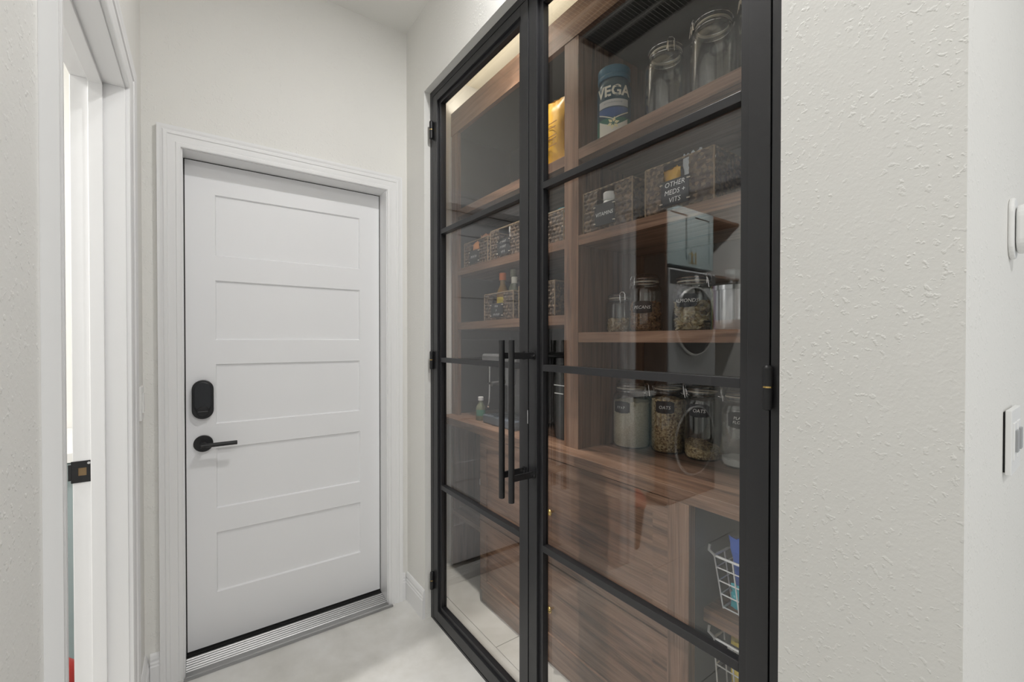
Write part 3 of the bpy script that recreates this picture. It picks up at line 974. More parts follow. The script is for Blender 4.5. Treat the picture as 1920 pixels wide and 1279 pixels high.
# vanilla flower
fm = MB()
for k in range(6):
    a = 2 * pi * k / 6 + 0.3
    pts = [(0.004, 0), (0.012, 0.006), (0.024, 0), (0.012, -0.006)]
    vs = []
    for (p_, q_) in pts:
        uu = p_ * cos(a) - q_ * sin(a); ww = p_ * sin(a) + q_ * cos(a)
        aa = va + uu / vr
        vs.append((vx + (vr + 0.0022) * cos(aa), vy + (vr + 0.0022) * sin(aa), Z3 + 0.058 + ww))
    fm.add(vs, [(0, 1, 2, 3)])
fm.build('print_flower', plain('flower_print', (0.85, 0.80, 0.50), 0.5), vg)

# ------------------------------------------------------------------ woven baskets
def basket(label, xf, depth, y0, y1, z, h, lines=None, notch=True, group=None):
    """front face at x = xf, spanning y1 (far) .. y0 (near)"""
    z = z + 0.0018   # resting just clear of the shelf board
    K = tag(empty('seagrass_basket', (xf + depth / 2, (y0 + y1) / 2, z)), label, 'basket', group)
    W_ = y1 - y0
    ny = max(10, int(W_ / 0.0055)); nz = int(h / 0.0048)
    cell = 0.026; rowh = 0.0165
    def bulge(u, v):
        row = int(v / rowh)
        fv = v / rowh - row
        fu = (u / cell + 0.5 * (row % 2)) % 1.0
        return 0.0065 * abs(sin(pi * fv)) ** 0.6 * abs(sin(pi * fu)) ** 0.6
    mb = MB()
    def side(P, length, nu, hole=None):
        base = len(mb.v)
        vs = []
        for j in range(nz + 1):
            for i in range(nu + 1):
                u = length * i / nu; v = h * j / nz
                vs.append(P(u, z + v, bulge(u, v)))
        fs = []
        for j in range(nz):
            for i in range(nu):
                u = length * (i + .5) / nu; v = h * (j + .5) / nz
                if hole and hole[0] < u < hole[1] and hole[2] < v < hole[3]:
                    continue
                fs.append((j * (nu + 1) + i, j * (nu + 1) + i + 1, (j + 1) * (nu + 1) + i + 1, (j + 1) * (nu + 1) + i))
        mb.add(vs, fs)
    hole = (W_ * 0.30, W_ * 0.66, h * 0.62, h * 0.97) if notch else None
    nd = max(10, int(depth / 0.0065))
    side(lambda u, zz, b: (xf + 0.006 - b, y1 - u, zz), W_, ny, hole)
    side(lambda u, zz, b: (xf + depth - 0.006 + b, y0 + u, zz), W_, ny)
    side(lambda u, zz, b: (xf + 0.006 + u, y0 + 0.006 - b, zz), depth - 0.012, nd)
    side(lambda u, zz, b: (xf + 0.006 + u, y1 - 0.006 + b, zz), depth - 0.012, nd)
    mb.build('weave', 'weave', K, smooth=True)
    B(xf + 0.008, xf + depth - 0.008, y0 + 0.008, y1 - 0.008, z + 0.001, z + 0.007).build('base', 'weave', K)
    rim = MB().tube([(xf + 0.004, y0 + 0.004, z + h), (xf + 0.004, y1 - 0.004, z + h), (xf + depth - 0.004, y1 - 0.004, z + h), (xf + depth - 0.004, y0 + 0.004, z + h)], 0.0035, 6, True)
    for yy in (y0 + 0.002, y1 - 0.002):
        rim.tube([(xf + 0.002, yy, z + 0.002), (xf + 0.002, yy, z + h)], 0.0028, 6)
    rim.build('rim', plain('twine', (0.26, 0.19, 0.12), 0.8), K)
    if lines:
        lw = W_ * 0.40
        lh = h * 0.52
        yc = y1 - W_ * 0.48; zc_ = z + h * 0.35
        pl = B(xf - 0.006, xf - 0.003, yc - lw / 2, yc + lw / 2, zc_ - lh / 2, zc_ + lh / 2).build('label', 'chalk', K, bevel=0.0008)
        pl['label'] = 'black label tied on, handwritten in white'
        n = len(lines)
        sz = min(0.026, lh / n * 0.82)
        for k, s in enumerate(lines):
            text_on_plane(s, min(sz, lw / max(len(s), 1) * 1.6), (xf - 0.0066, yc, zc_ + ((n - 1) / 2 - k) * lh / n * 0.92), (0, -1, 0), (0, 0, 1), 'ink', pl)
        for sy in (-1, 1):
            for sz_ in (-1, 1):
                MB().tube([(xf - 0.006, yc + sy * (lw / 2 + 0.004), zc_ + sz_ * lh * 0.38), (xf - 0.0075, yc + sy * (lw / 2 - 0.006), zc_ + sz_ * lh * 0.38)], 0.0022, 6).build('twine_tie', 'gasket', pl)
    return K

Z2 = 1.722
basket('dark woven seagrass basket with a VITAMINS label', 1.216, 0.30, 0.985, 1.225, Z2, 0.155, ['VITAMINS'])
basket('wide woven seagrass basket labelled OTHER MEDS + VITS', 1.216, 0.30, 0.690, 0.935, Z2, 0.155, ['OTHER', 'MEDS +', 'VITS'])
basket('woven basket holding orange-brown packets at the far end of the basket shelf', 1.225, 0.29, 1.930, 2.180, Z2, 0.135, ['~5'])
basket('woven basket with a three-line label and a white tub on the far shelf', 1.225, 0.29, 1.640, 1.905, Z2, 0.150, ['~5', '~5', '~3'])
basket('woven basket topped by a teal packet behind the walnut divider post', 1.225, 0.29, 1.345, 1.615, Z2, 0.135, None, False)
ZL = 1.416
basket('woven basket of sauce bottles on the lower far shelf', 1.225, 0.29, 1.700, 1.965, ZL, 0.135, ['~3', '~1', '~6'])
basket('woven basket without label on the lower far shelf beside the divider post', 1.225, 0.29, 1.400, 1.660, ZL, 0.150, None, False)

# things in the baskets
def bottle_cap(label, x, y, z, r, h, mat='plastic'):
    K = tag(empty('pill_bottle', (x, y, z)), label, 'bottle')
    MB().lathe(x, y, [(r, z), (r, z + h * .72), (r * .8, z + h * .78)], 24).build('body', 'label_white', K, smooth=True)
    MB().lathe(x, y, [(r * .92, z + h * .78), (r * .95, z + h * .80), (r * .95, z + h * .98), (r * .85, z + h)], 24).build('cap', mat, K, smooth=True)
    return K
bottle_cap('white-capped vitamin bottle leaning at the far side of the VITAMINS basket', 1.262, 1.128, Z2 + 0.0098, 0.026, 0.138)
bottle_cap('taller white-capped vitamin bottle in the middle of the VITAMINS basket', 1.270, 1.072, Z2 + 0.0098, 0.027, 0.152)

def crumple(name, label, cat, cx, cy, z, w, d, h, mat, seed, fold=0.012, taper=0.55, tilt=0.0, group=None, n=9, m=10):
    """soft bag: pillow body pinched to a crimped top edge"""
    rnd = random.Random(seed)
    vs = []; fs = []
    for j in range(m + 1):
        v = j / m
        half = d / 2 * (sin(pi * min(max(v * 0.86 + 0.10, 0), 1)) ** taper) if v < 0.999 else 0.0015
        if v > 0.88: half = 0.0015 + (1 - v) / 0.12 * half * 0.6
        for s in (-1, 1):
            for i in range(n + 1):
                u = i / n
                ww = w * (1 - 0.10 * sin(pi * v))
                bul = half * (0.25 + 0.75 * sin(pi * u) ** 0.6) * s
                jx = rnd.uniform(-1, 1) * fold * 0.25
                jz = rnd.uniform(-1, 1) * fold * (0.5 if 0 < j < m else (0.9 if j == m else 0.0))
                vs.append((cx + bul + jx + tilt * v * h, cy + (u - .5) * ww + rnd.uniform(-1, 1) * fold * .15, z + v * h + max(jz, -z * 0) if j else z))
    row = 2 * (n + 1)
    for j in range(m):
        for i in range(n):
            a = j * row + i
            fs.append((a, a + 1, a + 1 + row, a + row))
            b = j * row + n + 1 + i
            fs.append((b + 1, b, b + row, b + 1 + row))
        fs.append((j * row, j * row + row, j * row + row + n + 1, j * row + n + 1))
        fs.append((j * row + n, j * row + 2 * n + 1, j * row + row + 2 * n + 1, j * row + row + n))
    fs.append(tuple(range(n + 1)) + tuple(range(2 * n + 1, n, -1)))
    fs.append(tuple(m * row + k for k in range(n + 1)) + tuple(m * row + k for k in range(2 * n + 1, n, -1)))
    return MB().add(vs, fs)
def bag(name, label, cat, *a, **k):
    mat = a[6]
    a = a[:2] + (a[2] + 0.0015,) + a[3:]
    mb = crumple(name, label, cat, *a, **k)
    return tag(mb.build(name, mat, None, smooth=True), label, cat)

clearbag = plain('clear_film', (0.75, 0.80, 0.85), 0.15, **{'Alpha': 0.55})
M['clearbag'] = clearbag
bag('snack_packet', 'small orange packet poking out of the OTHER MEDS basket', 'packet', 1.245, 0.850, Z2 + 0.0098, 0.060, 0.03, 0.132, 'yellow', 3)
bag('snack_packet', 'clear and blue plastic packet poking out of the OTHER MEDS basket', 'packet', 1.250, 0.785, Z2 + 0.0098, 0.062, 0.03, 0.165, 'clearbag', 4, tilt=0.05)
bag('snack_packet', 'bright blue packet end beside the clear packet in the OTHER MEDS basket', 'packet', 1.262, 0.760, Z2 + 0.0098, 0.034, 0.03, 0.140, 'bagblue', 5)
bottle_cap('white-lidded bottle at the near back corner of the OTHER MEDS basket', 1.30, 0.732, Z2 + 0.0098, 0.024, 0.160)
bag('snack_packet', 'orange-brown paper packet standing in the far woven basket', 'packet', 1.250, 2.085, Z2 + 0.0098, 0.060, 0.03, 0.120, 'terracotta', 6)
bag('snack_packet', 'orange-brown paper packet folded over the far basket rim', 'packet', 1.262, 2.010, Z2 + 0.0098, 0.085, 0.04, 0.150, 'terracotta', 8)
K = tag(empty('food_tub', (1.275, 1.745, Z2 + 0.0098)), 'white lidded tub with red print in the three-line-label basket', 'tub')
MB().lathe(1.275, 1.745, [(0.030, Z2 + 0.0098), (0.034, Z2 + 0.125)], 28).build('body', 'label_white', K, smooth=True)
MB().lathe(1.275, 1.745, [(0.036, Z2 + 0.125), (0.036, Z2 + 0.150), (0.033, Z2 + 0.153)], 28).build('lid', 'plastic', K, smooth=True)
cyl_patch(1.275, 1.745, 0.0345, cam_angle(1.275, 1.745) - .6, cam_angle(1.275, 1.745) + .6, lambda u: Z2 + .100, lambda u: Z2 + .116, 'red', K, 'print_band')
bag('snack_packet', 'teal packet lying across the basket behind the divider post', 'packet', 1.30, 1.48, Z2 + 0.0098, 0.20, 0.09, 0.155, 'teal', 9)

def sauce(label, x, y, z, r, h, bodymat, capmat, labmat=None):
    K = tag(empty('sauce_bottle', (x, y, z)), label, 'bottle')
    MB().lathe(x, y, [(r * .9, z), (r, z + .006), (r, z + h * .50), (r * .85, z + h * .60), (r * .42, z + h * .74), (r * .40, z + h * .86)], 28).build('body', bodymat, K, smooth=True)
    MB().lathe(x, y, [(r * .52, z + h * .84), (r * .54, z + h * .86), (r * .54, z + h * .99), (r * .46, z + h)], 24).build('cap', capmat, K, smooth=True)
    if labmat:
        a = cam_angle(x, y)
        cyl_patch(x, y, r + .0008, a - 1.0, a + 1.0, lambda u: z + h * .20, lambda u: z + h * .46, labmat, K, 'label')
    return K
sauce('sauce bottle with an orange cap and yellow label in the basket of sauce bottles', 1.275, 1.862, ZL + .0098, 0.034, 0.235, 'tea', 'orange', 'lemon')
sauce('olive glass bottle with a grey-green cap in the basket of sauce bottles', 1.290, 1.790, ZL + .0098, 0.028, 0.245, 'olive', 'olive')
sauce('short bottle with a cream cap at the near side of the basket of sauce bottles', 1.262, 1.742, ZL + .0098, 0.028, 0.200, 'olive', 'cream_print')

# top shelf, far bay: bags
yb_ = bag('coffee_bag', 'tall yellow foil bag with brown print on the top shelf behind the divider post', 'bag', 1.262, 1.435, Z3, 0.135, 0.075, 0.285, 'yellow', 11, n=11, m=14)
for k, (zz, ww) in enumerate([(0.215, .05), (0.19, .06), (0.165, .055), (0.140, .06), (0.125, .05), (0.10, .06)]):
    pass
bk = bag('coffee_bag', 'black foil bag with white print beside the yellow bag on the top shelf', 'bag', 1.350, 1.362, Z3, 0.070, 0.06, 0.235, 'blackbag', 12, n=9, m=12)
def print_lines(parent, x, ys, zs, mat, h=0.004):
    for (ya, yb2), z in zip(ys, zs):
        B(x - 0.0012, x, ya, yb2, z, z + h).build('print_line', mat, parent)
print_lines(yb_, 1.2225, [(1.385, 1.455), (1.392, 1.46), (1.388, 1.45), (1.39, 1.455), (1.386, 1.46)], [Z3 + .175, Z3 + .155, Z3 + .120, Z3 + .108, Z3 + .080], 'brown_print', 0.003)
print_lines(bk, 1.319, [(1.335, 1.388), (1.335, 1.385), (1.335, 1.39), (1.335, 1.39)], [Z3 + .150, Z3 + .135, Z3 + .085, Z3 + .072], 'ink', 0.004)

# worktop, far bay: coffee machine, bottle, black bag
cmx, cmy = 1.39, 1.80
cm = tag(empty('coffee_machine', (cmx, cmy, CT)), 'dark coffee machine with a chrome spout and drip tray on the worktop', 'coffee machine')
B(1.36, 1.56, 1.65, 1.95, CT + 0.012, CT + 0.36).build('body', 'graphite', cm, bevel=0.012)
B(1.20, 1.56, 1.65, 1.95, CT + 0.30, CT + 0.36).build('head', 'graphite', cm, bevel=0.010)
B(1.20, 1.365, 1.66, 1.94, CT + 0.002, CT + 0.045).build('drip_tray', plain('blue_grey_plastic', (0.10, 0.12, 0.15), 0.3), cm, bevel=0.006)
g = MB()
for k in range(9):
    g.box(1.21, 1.355, 1.68 + k * 0.028, 1.686 + k * 0.028, CT + 0.045, CT + 0.048)
g.build('drip_grate', 'chrome', cm)
MB().lathe(1.275, 1.80, [(0.034, CT + 0.245), (0.036, CT + 0.30)], 28).build('group_head', 'graphite', cm, smooth=True)
pf_ = MB().lathe(1.275, 1.80, [(0.030, CT + 0.205), (0.034, CT + 0.215), (0.034, CT + 0.245)], 28)
pf_.build('portafilter', 'graphite', cm, smooth=True)
MB().cyl((1.245, 1.80, CT + .222), (1.175, 1.815, CT + .212), 0.011, 16, 0.013).build('portafilter_handle', 'matblack', cm, smooth=True)
MB().tube([(1.235, 1.925, CT + .30), (1.235, 1.925, CT + .20), (1.233, 1.925, CT + .13), (1.225, 1.915, CT + .108), (1.20, 1.885, CT + .090)], 0.0045, 10).build('steam_wand', 'chrome', cm, smooth=True)
B(1.225, 1.245, 1.917, 1.933, CT + .20, CT + .21).build('wand_grip', 'rubber', cm)
sauce('small clear bottle with a green label beside the coffee machine', 1.235, 2.015, CT, 0.027, 0.125, 'olive', 'plastic', 'green_label')
cb = bag('coffee_bag', 'black coffee bag with pale print standing on the worktop by the divider post', 'bag', 1.29, 1.405, CT, 0.13, 0.08, 0.300, 'blackbag', 14, n=11, m=14)
print_lines(cb, 1.247, [(1.362, 1.43), (1.37, 1.425)], [CT + .235, CT + .20], 'ink', 0.004)

# ------------------------------------------------------------------ wire baskets in the open base bay
def wire_basket(label, x0, x1, y0, y1, z, h):
    K = tag(empty('wire_basket', ((x0 + x1) / 2, (y0 + y1) / 2, z)), label, 'basket')
    s = 0.018
    r = 0.0022
    def rect(zz, t, rad):
        k = s * (1 - t)
        return MB().tube([(x0 + k, y0 + k, zz), (x0 + k, y1 - k, zz), (x1 - k, y1 - k, zz), (x1 - k, y0 + k, zz)], rad, 8, True)
    rect(z + h, 1, 0.004).build('rim', 'wire_white', K, smooth=True)
    for t in (0.02, 0.27, 0.52, 0.77):
        rect(z + h * t + r, t, r).build('wire_hoop', 'wire_white', K, smooth=True)
    ny = 5; nx = 5
    for i in range(ny + 1):
        u = i / ny
        ya = y0 + s + (y1 - y0 - 2 * s) * u; yb2 = y0 + (y1 - y0) * u
        for (xa, xb) in ((x0 + s, x0), (x1 - s, x1)):
            MB().tube([(xa, ya, z + r), (xb, yb2, z + h)], r, 6).build('wire_upright', 'wire_white', K)
        MB().tube([(x0 + s, ya, z + r), (x1 - s, ya, z + r)], r, 6).build('base_wire', 'wire_white', K)
    for i in range(1, nx):
        u = i / nx
        xa = x0 + s + (x1 - x0 - 2 * s) * u; xb = x0 + (x1 - x0) * u
        for (ya, yb2) in ((y0 + s, y0), (y1 - s, y1)):
            MB().tube([(xa, ya, z + r), (xb, yb2, z + h)], r, 6).build('wire_upright', 'wire_white', K)
    # folded-over grip at the front
    MB().tube([(x0, y1 - 0.004, z + h), (x0 - 0.004, y1 + 0.014, z + h + 0.012), (x0 + 0.006, y1 + 0.018, z + h + 0.024)], 0.004, 8).build('grip', 'wire_white', K, smooth=True)
    return K
B(1.200, SB, YN + 0.02, YD0 - 0.002, 0.070, 0.095).build('floor_panel', 'walnut_y', ob, bevel=0.001)
wire_basket('white wire basket on the walnut shelf of the open base bay', 1.222, 1.50, 0.42, 0.690, 0.528, 0.155)
wire_basket('white wire basket standing on the floor of the open base bay', 1.222, 1.50, 0.42, 0.690, 0.096, 0.345)
bag('snack_packet', 'blue foil bag sticking out of the upper wire basket', 'bag', 1.314, 0.622, 0.540, 0.095, 0.055, 0.190, 'bagblue', 21, n=11, m=12, tilt=-0.25)
bag('snack_packet', 'teal packet in the bottom of the upper wire basket', 'bag', 1.259, 0.622, 0.534, 0.075, 0.02, 0.066, 'teal', 22)
lb = bag('snack_packet', 'tall yellow and black foil bag standing in the lower wire basket', 'bag', 1.275, 0.616, 0.104, 0.100, 0.06, 0.360, 'lemon', 24, n=11, m=14)
B(1.2425, 1.2450, 0.600, 0.672, 0.385, 0.435).build('print_panel', 'blackbag', lb)
B(1.2415, 1.2425, 0.625, 0.660, 0.405, 0.422).build('print_patch', 'label_white', lb)
B(1.2425, 1.2450, 0.60, 0.665, 0.24, 0.29).build('print_patch', 'label_white', lb)

# tub in the far open bay
K = tag(empty('plastic_tub', (1.32, 2.06, 0.327)), 'pale translucent ribbed tub with a screw lid in the open end bay', 'tub')
MB().lathe(1.32, 2.06, [(0.048, 0.327), (0.052, 0.332)] + [(0.052 - 0.0025 * (k % 2), 0.34 + 0.012 * k) for k in range(13)] + [(0.045, 0.505)], 32).build('body', plain('frosted_plastic', (0.62, 0.66, 0.68), 0.4), K, smooth=True)
MB().lathe(1.32, 2.06, [(0.054, 0.505), (0.055, 0.508), (0.055, 0.535), (0.050, 0.54)], 32).build('lid', 'plastic', K, smooth=True)

# ------------------------------------------------------------------ wall plates
def plate_front(name, label, cat, x0, x1, z0, z1, parts):
    K = tag(empty(name, ((x0 + x1) / 2, YE, z0)), label, cat)
    parts(K)
    return K
def sw_parts(K):
    B(1.188, 1.305, YE - 0.011, YE - 0.003, 1.066, 1.184).build('plate', 'plastic', K, bevel=0.0012)
    B(1.192, 1.301, YE - 0.004, YE + 0.000, 1.070, 1.180).build('gasket', 'rubber', K)  # no real seal: black block stands in for the shaded gap behind the plate
    for xx in (1.224, 1.270):
        fr_ = B(xx - 0.0175, xx + 0.0175, YE - 0.013, YE - 0.010, 1.090, 1.160).build('switch_frame', 'plastic', K, bevel=0.0015)
        B(xx - 0.010, xx + 0.010, YE - 0.0165, YE - 0.011, 1.106, 1.146).build('rocker', 'grey_plastic', fr_, bevel=0.001)
plate_front('light_switch', 'square white double switch plate on the kitchen wall below the rounded dimmer', 'switch', 1.188, 1.305, 1.066, 1.184, sw_parts)
def rm_parts(K):
    st_ = stadium(1.252, 1.522, 0.060, 0.116, 10)
    MB().ring([(x, YE, z) for x, z in st_], [(x, YE - 0.008, z) for x, z in st_]).build('cradle', 'plastic', K, bevel=0.003)
    st_ = stadium(1.256, 1.520, 0.050, 0.092, 10)
    MB().ring([(x, YE - 0.009, z) for x, z in st_], [(x, YE - 0.026, z) for x, z in st_]).build('remote', 'plastic', K, bevel=0.005, seg=3)
plate_front('dimmer_remote', 'rounded white dimmer remote in its wall cradle', 'remote', 1.22, 1.28, 1.46, 1.58, rm_parts)
K = tag(empty('light_switch', (XL, 2.022, 1.03)), 'white rocker switch plate on the narrow wall beside the laundry casing', 'switch')
B(XL, XL + 0.007, 1.985, 2.058, 1.030, 1.150).build('plate', 'plastic', K, bevel=0.0015)
B(XL + 0.007, XL + 0.011, 2.005, 2.038, 1.055, 1.125).build('rocker', 'plastic', K, bevel=0.001)

# ------------------------------------------------------------------ return-air grille in the corridor ceiling
gx0, gx1, gy0, gy1 = 0.00, 0.47, 0.86, 1.64
gr = tag(empty('air_grille', ((gx0 + gx1) / 2, (gy0 + gy1) / 2, CEIL)), 'white slatted return air grille in the corridor ceiling', 'vent')
f_ = MB()
f_.box(gx0 - 0.03, gx0, gy0 - 0.03, gy1 + 0.03, CEIL - 0.010, CEIL); f_.box(gx1, gx1 + 0.03, gy0 - 0.03, gy1 + 0.03, CEIL - 0.010, CEIL)
f_.box(gx0, gx1, gy0 - 0.03, gy0, CEIL - 0.010, CEIL); f_.box(gx0, gx1, gy1, gy1 + 0.03, CEIL - 0.010, CEIL)
f_.build('frame', 'grille', gr)
B(gx0, gx1, gy0, gy1, CEIL - 0.002, CEIL).build('filter', 'dark', gr)
ncol = 4
cw = (gx1 - gx0) / ncol
for c_ in range(1, ncol):
    B(gx0 + cw * c_ - 0.006, gx0 + cw * c_ + 0.006, gy0, gy1, CEIL - 0.010, CEIL - 0.002).build('bar', 'grille', gr)
nsl = 40
sl0 = None
for k in range(nsl):
    yy = gy0 + (k + .5) * (gy1 - gy0) / nsl
    if sl0 is None:
        m_ = MB()
        m_.add([(gx0, yy - 0.004, CEIL - 0.010), (gx1, yy - 0.004, CEIL - 0.010), (gx1, yy - 0.0025, CEIL - 0.010), (gx0, yy - 0.0025, CEIL - 0.010), (gx0, yy + 0.004, CEIL - 0.002), (gx1, yy + 0.004, CEIL - 0.002), (gx1, yy + 0.0055, CEIL - 0.002), (gx0, yy + 0.0055, CEIL - 0.002)],
               [(0, 1, 2, 3), (4, 5, 6, 7), (0, 1, 5, 4), (3, 2, 6, 7), (0, 3, 7, 4), (1, 2, 6, 5)])
        sl0 = m_.build('slat', 'grille', gr)
        y00 = yy
    else:
        o = sl0.copy(); COL.objects.link(o); o.parent = gr
        o.location = (0, yy - y00, 0)

# ------------------------------------------------------------------ recessed downlights (fixtures with their light)
def downlight(x, y, power, label, group=None, color=(1.0, 0.99, 0.975), z=CEIL, size=0.11, spread=180):
    K = tag(empty('recessed_downlight', (x, y, z)), label, 'ceiling light', group)
    MB().lathe(x, y, [(size / 2 + 0.002, z - 0.001), (size / 2 + 0.002, z - 0.004), (size / 2 + 0.022, z - 0.006), (size / 2 + 0.026, z - 0.002), (size / 2 + 0.026, z)], 32, close=False).build('trim_ring', 'plastic', K, smooth=True)
    MB().lathe(x, y, [(0, z - 0.0012), (size / 2, z - 0.0012)], 32, close=False).build('lens', 'lens', K)
    ld_ = bpy.data.lights.new('downlight_beam', 'AREA')
    ld_.shape = 'DISK'; ld_.size = size; ld_.energy = power; ld_.color = color; ld_.spread = radians(spread)
    lo = bpy.data.objects.new('downlight_beam', ld_)
    COL.objects.link(lo)
    lo.parent = K; lo.location = (0, 0, -0.008)
    return K
downlight(0.72, 0.90, CAN_POWER, 'recessed downlight in the corridor ceiling beside the air grille')
for k, (x, y) in enumerate([(0.35, -0.95), (2.4, -1.5), (0.35, -2.6), (2.4, -2.9)]):
    downlight(x, y, KITCHEN_POWER * (1.5, 0.75, 1.5, 0.75)[k], ['kitchen ceiling downlight in line with the corridor, closest to its mouth', 'kitchen ceiling downlight facing the wall with the switches', 'kitchen ceiling downlight in line with the corridor, far from its mouth', 'kitchen ceiling downlight farthest from the laundry doorway'][k], 'kitchen downlights')
downlight(-1.50, 1.58, LAUNDRY_POWER, 'recessed downlight in the laundry room ceiling', None, (1, 0.98, 0.95))

downlight(1.005, 1.62, 5.5, 'small recessed downlight in the pantry ceiling in front of the shelving', None, (1.0, 0.95, 0.86), CEIL - 0.012, 0.06, 72)

# warm LED strip lying on top of the shelving header, washing the pantry ceiling
ls = tag(empty('led_strip', (SX + 0.04, 1.28, 2.634)), 'warm LED strip lying along the top of the walnut header', 'light strip')
B(SX + 0.020, SX + 0.040, YN + 0.02, Y_L - 0.02, 2.6345, 2.6385).build('channel', 'alu', ls)
B(SX + 0.024, SX + 0.036, YN + 0.03, Y_L - 0.03, 2.6385, 2.6405).build('diffuser', emit('warm_led', (1.0, 0.82, 0.58), 4.0), ls)
ld_ = bpy.data.lights.new('led_glow', 'AREA')
ld_.shape = 'RECTANGLE'; ld_.size = 0.012; ld_.size_y = Y_L - YN - 0.06; ld_.energy = PANTRY_POWER; ld_.color = (1.0, 0.93, 0.80)
lo = bpy.data.objects.new('led_glow', ld_)
COL.objects.link(lo); lo.parent = ls; lo.location = (-0.010, 0, 0.008); lo.rotation_euler = (pi, 0, 0)

# ------------------------------------------------------------------ laundry room
TX0, TX1, TY = -1.88, -1.19, 2.09
def machine(name, label, z0, z1, mat, front_dz):
    K = tag(empty(name, ((TX0 + TX1) / 2, 2.42, z0)), label, 'appliance')
    B(TX0 + 0.003, TX1 - 0.003, TY, LY1 - 0.02, z0 + 0.004, z1).build('body', mat, K, bevel=0.008)
    xc = (TX0 + TX1) / 2; zc_ = z0 + front_dz
    d = MB()
    n = 40
    prof = [(0.285, 0.0), (0.292, -0.010), (0.292, -0.024), (0.284, -0.032), (0.274, -0.030), (0.270, -0.012)]
    vs = []; fs = []
    for k in range(n):
        a = 2 * pi * k / n
        for r, w in prof:
            vs.append((xc + r * cos(a), TY + w, zc_ + r * sin(a)))
    m = len(prof)
    for k in range(n):
        for j in range(m - 1):
            fs.append((k * m + j, ((k + 1) % n) * m + j, ((k + 1) % n) * m + j + 1, k * m + j + 1))
    dr_ = d.add(vs, fs).build('door', 'chrome', K, smooth=True)
    g = MB().ellipsoid((xc, TY - 0.004, zc_), (0.272, 0.030, 0.272), None, 36, 14)
    g.build('door_glass', 'dark_glass', dr_, smooth=True)
    B(TX0 + 0.02, TX1 - 0.02, TY - 0.006, TY + 0.001, z1 - 0.125, z1 - 0.015).build('control_panel', 'dark_glass', K, bevel=0.004)
    MB().cyl((xc, TY - 0.004, z1 - 0.07), (xc, TY - 0.034, z1 - 0.07), 0.034, 28).build('dial', 'chrome', K, smooth=True, bevel=0.003)
    return K
machine('washing_machine', 'graphite front-loading washing machine standing on the laundry floor', 0.0, 0.955, 'graphite', 0.48)
machine('tumble_dryer', 'silver tumble dryer with a round door stacked on the washing machine', 0.957, 1.895, 'appliance', 0.52)
tag(B(TX1 + 0.004, TX1 + 0.030, 2.10, LY1 - 0.005, 0, 2.42).build('end_panel', 'walnut_back'), 'tall dark walnut end panel beside the stacked laundry machines', 'panel')

def shaker(mb, x0, x1, z0, z1, yf, fw=0.055):
    mb.box(x0, x1, yf + 0.010, yf + 0.020, z0, z1)
    mb.box(x0, x0 + fw, yf, yf + 0.010, z0, z1); mb.box(x1 - fw, x1, yf, yf + 0.010, z0, z1)
    mb.box(x0 + fw, x1 - fw, yf, yf + 0.010, z0, z0 + fw); mb.box(x0 + fw, x1 - fw, yf, yf + 0.010, z1 - fw, z1)
    return mb
def pull(x, z, yf, parent, vertical=True, L_=0.10):
    h = MB()
    if vertical:
        h.cyl((x, yf - 0.028, z - L_ / 2), (x, yf - 0.028, z + L_ / 2), 0.005, 12)
        for s in (-1, 1): h.cyl((x, yf, z + s * L_ * .38), (x, yf - 0.028, z + s * L_ * .38), 0.004, 10)
    else:
        h.cyl((x - L_ / 2, yf - 0.028, z), (x + L_ / 2, yf - 0.028, z), 0.005, 12)
        for s in (-1, 1): h.cyl((x + s * L_ * .38, yf, z), (x + s * L_ * .38, yf - 0.028, z), 0.004, 10)
    h.build('pull', 'brass', parent, smooth=True)
wc = tag(empty('wall_cabinet', ((TX0 + TX1) / 2, 2.45, 1.93)), 'blue-grey two-door wall cabinet with brass pulls above the dryer', 'cabinet')
WY = 2.115
B(TX0 + 0.001, TX1 - 0.001, WY + 0.020, LY1 - 0.005, 1.93, 2.42).build('carcass', 'laundry', wc)
xm = (TX0 + TX1) / 2
for (a, b, hx) in ((TX0 + 0.003, xm - 0.0015, xm - 0.028), (xm + 0.0015, TX1 - 0.003, xm + 0.028)):
    d_ = shaker(MB(), a, b, 1.932, 2.418, WY).build('door', 'laundry', wc)
    pull(hx, 2.00, WY, d_)
oc = tag(empty('open_cubby', (-2.06, 2.45, 1.40)), 'open walnut cubby shelves beside the blue-grey laundry cabinet', 'shelving')
B(LX1 + 0.005, TX0 - 0.004, LY1 - 0.03, LY1 - 0.005, 1.40, 2.42).build('back_panel', 'walnut_back', oc)
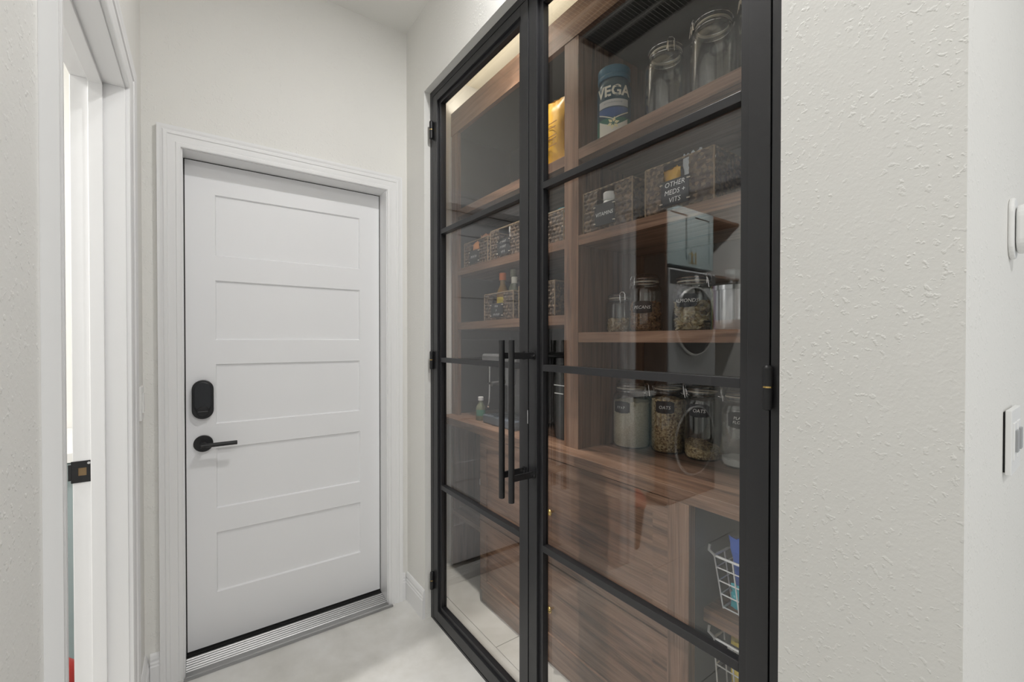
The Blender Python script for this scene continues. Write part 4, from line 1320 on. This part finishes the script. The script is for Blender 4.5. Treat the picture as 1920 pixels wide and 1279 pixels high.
for z in (1.40, 1.88, 2.40):
    B(LX1 + 0.005, TX0 - 0.004, WY + 0.01, LY1 - 0.03, z, z + 0.022).build('shelf', 'walnut_x', oc)
lbc = tag(empty('base_cabinet', (-0.72, 2.5, 0)), 'blue-grey shaker base cabinet under the white laundry counter', 'cabinet')
bx0, bx1 = TX1 + 0.034, XLB - 0.004
B(bx0, bx1, 2.21, LY1 - 0.005, 0.10, 0.875).build('carcass', 'laundry', lbc)
B(bx0, bx1, 2.27, LY1 - 0.05, 0.0, 0.10).build('plinth', 'laundry', lbc)
w3 = (bx1 - bx0) / 2
for k in range(2):
    d_ = shaker(MB(), bx0 + w3 * k + 0.002, bx0 + w3 * (k + 1) - 0.002, 0.105, 0.87, 2.19).build('door', 'laundry', lbc)
    pull(bx0 + w3 + (-0.03 if k == 0 else 0.03), 0.78, 2.19, d_)
tag(B(bx0, bx1, 2.17, LY1 - 0.005, 0.877, 0.912).build('laundry_counter', 'counter_white', bevel=0.002), 'white stone counter over the blue-grey laundry base cabinet', 'countertop')

wbx, wby = -0.40, 1.83
wb_ = tag(empty('waste_bin', (wbx, wby, 0)), 'small dark tapered bin with a red bag on the laundry floor', 'bin')
MB().lathe(wbx, wby, [(0.066, 0.001), (0.070, 0.01), (0.100, 0.270), (0.104, 0.274), (0.104, 0.282), (0.096, 0.282), (0.066, 0.02)], 28).build('body', 'bin', wb_, smooth=True)
rb = MB()
n = 28
vs = []
for (r, z) in ((0.101, 0.262), (0.108, 0.284), (0.100, 0.318), (0.072, 0.350), (0.030, 0.372)):
    for k in range(n):
        a = 2 * pi * k / n
        rr = r * (1 + 0.07 * sin(5 * a + z * 40) + random.uniform(-.03, .03))
        vs.append((wbx + rr * cos(a), wby + rr * sin(a), z + random.uniform(-.006, .006)))
vs.append((wbx, wby, 0.376))
fs = [(j * n + k, j * n + (k + 1) % n, (j + 1) * n + (k + 1) % n, (j + 1) * n + k) for j in range(4) for k in range(n)] + [(4 * n + k, 4 * n + (k + 1) % n, 5 * n) for k in range(n)]
rb.add(vs, fs).build('liner', 'red', wb_, smooth=True)
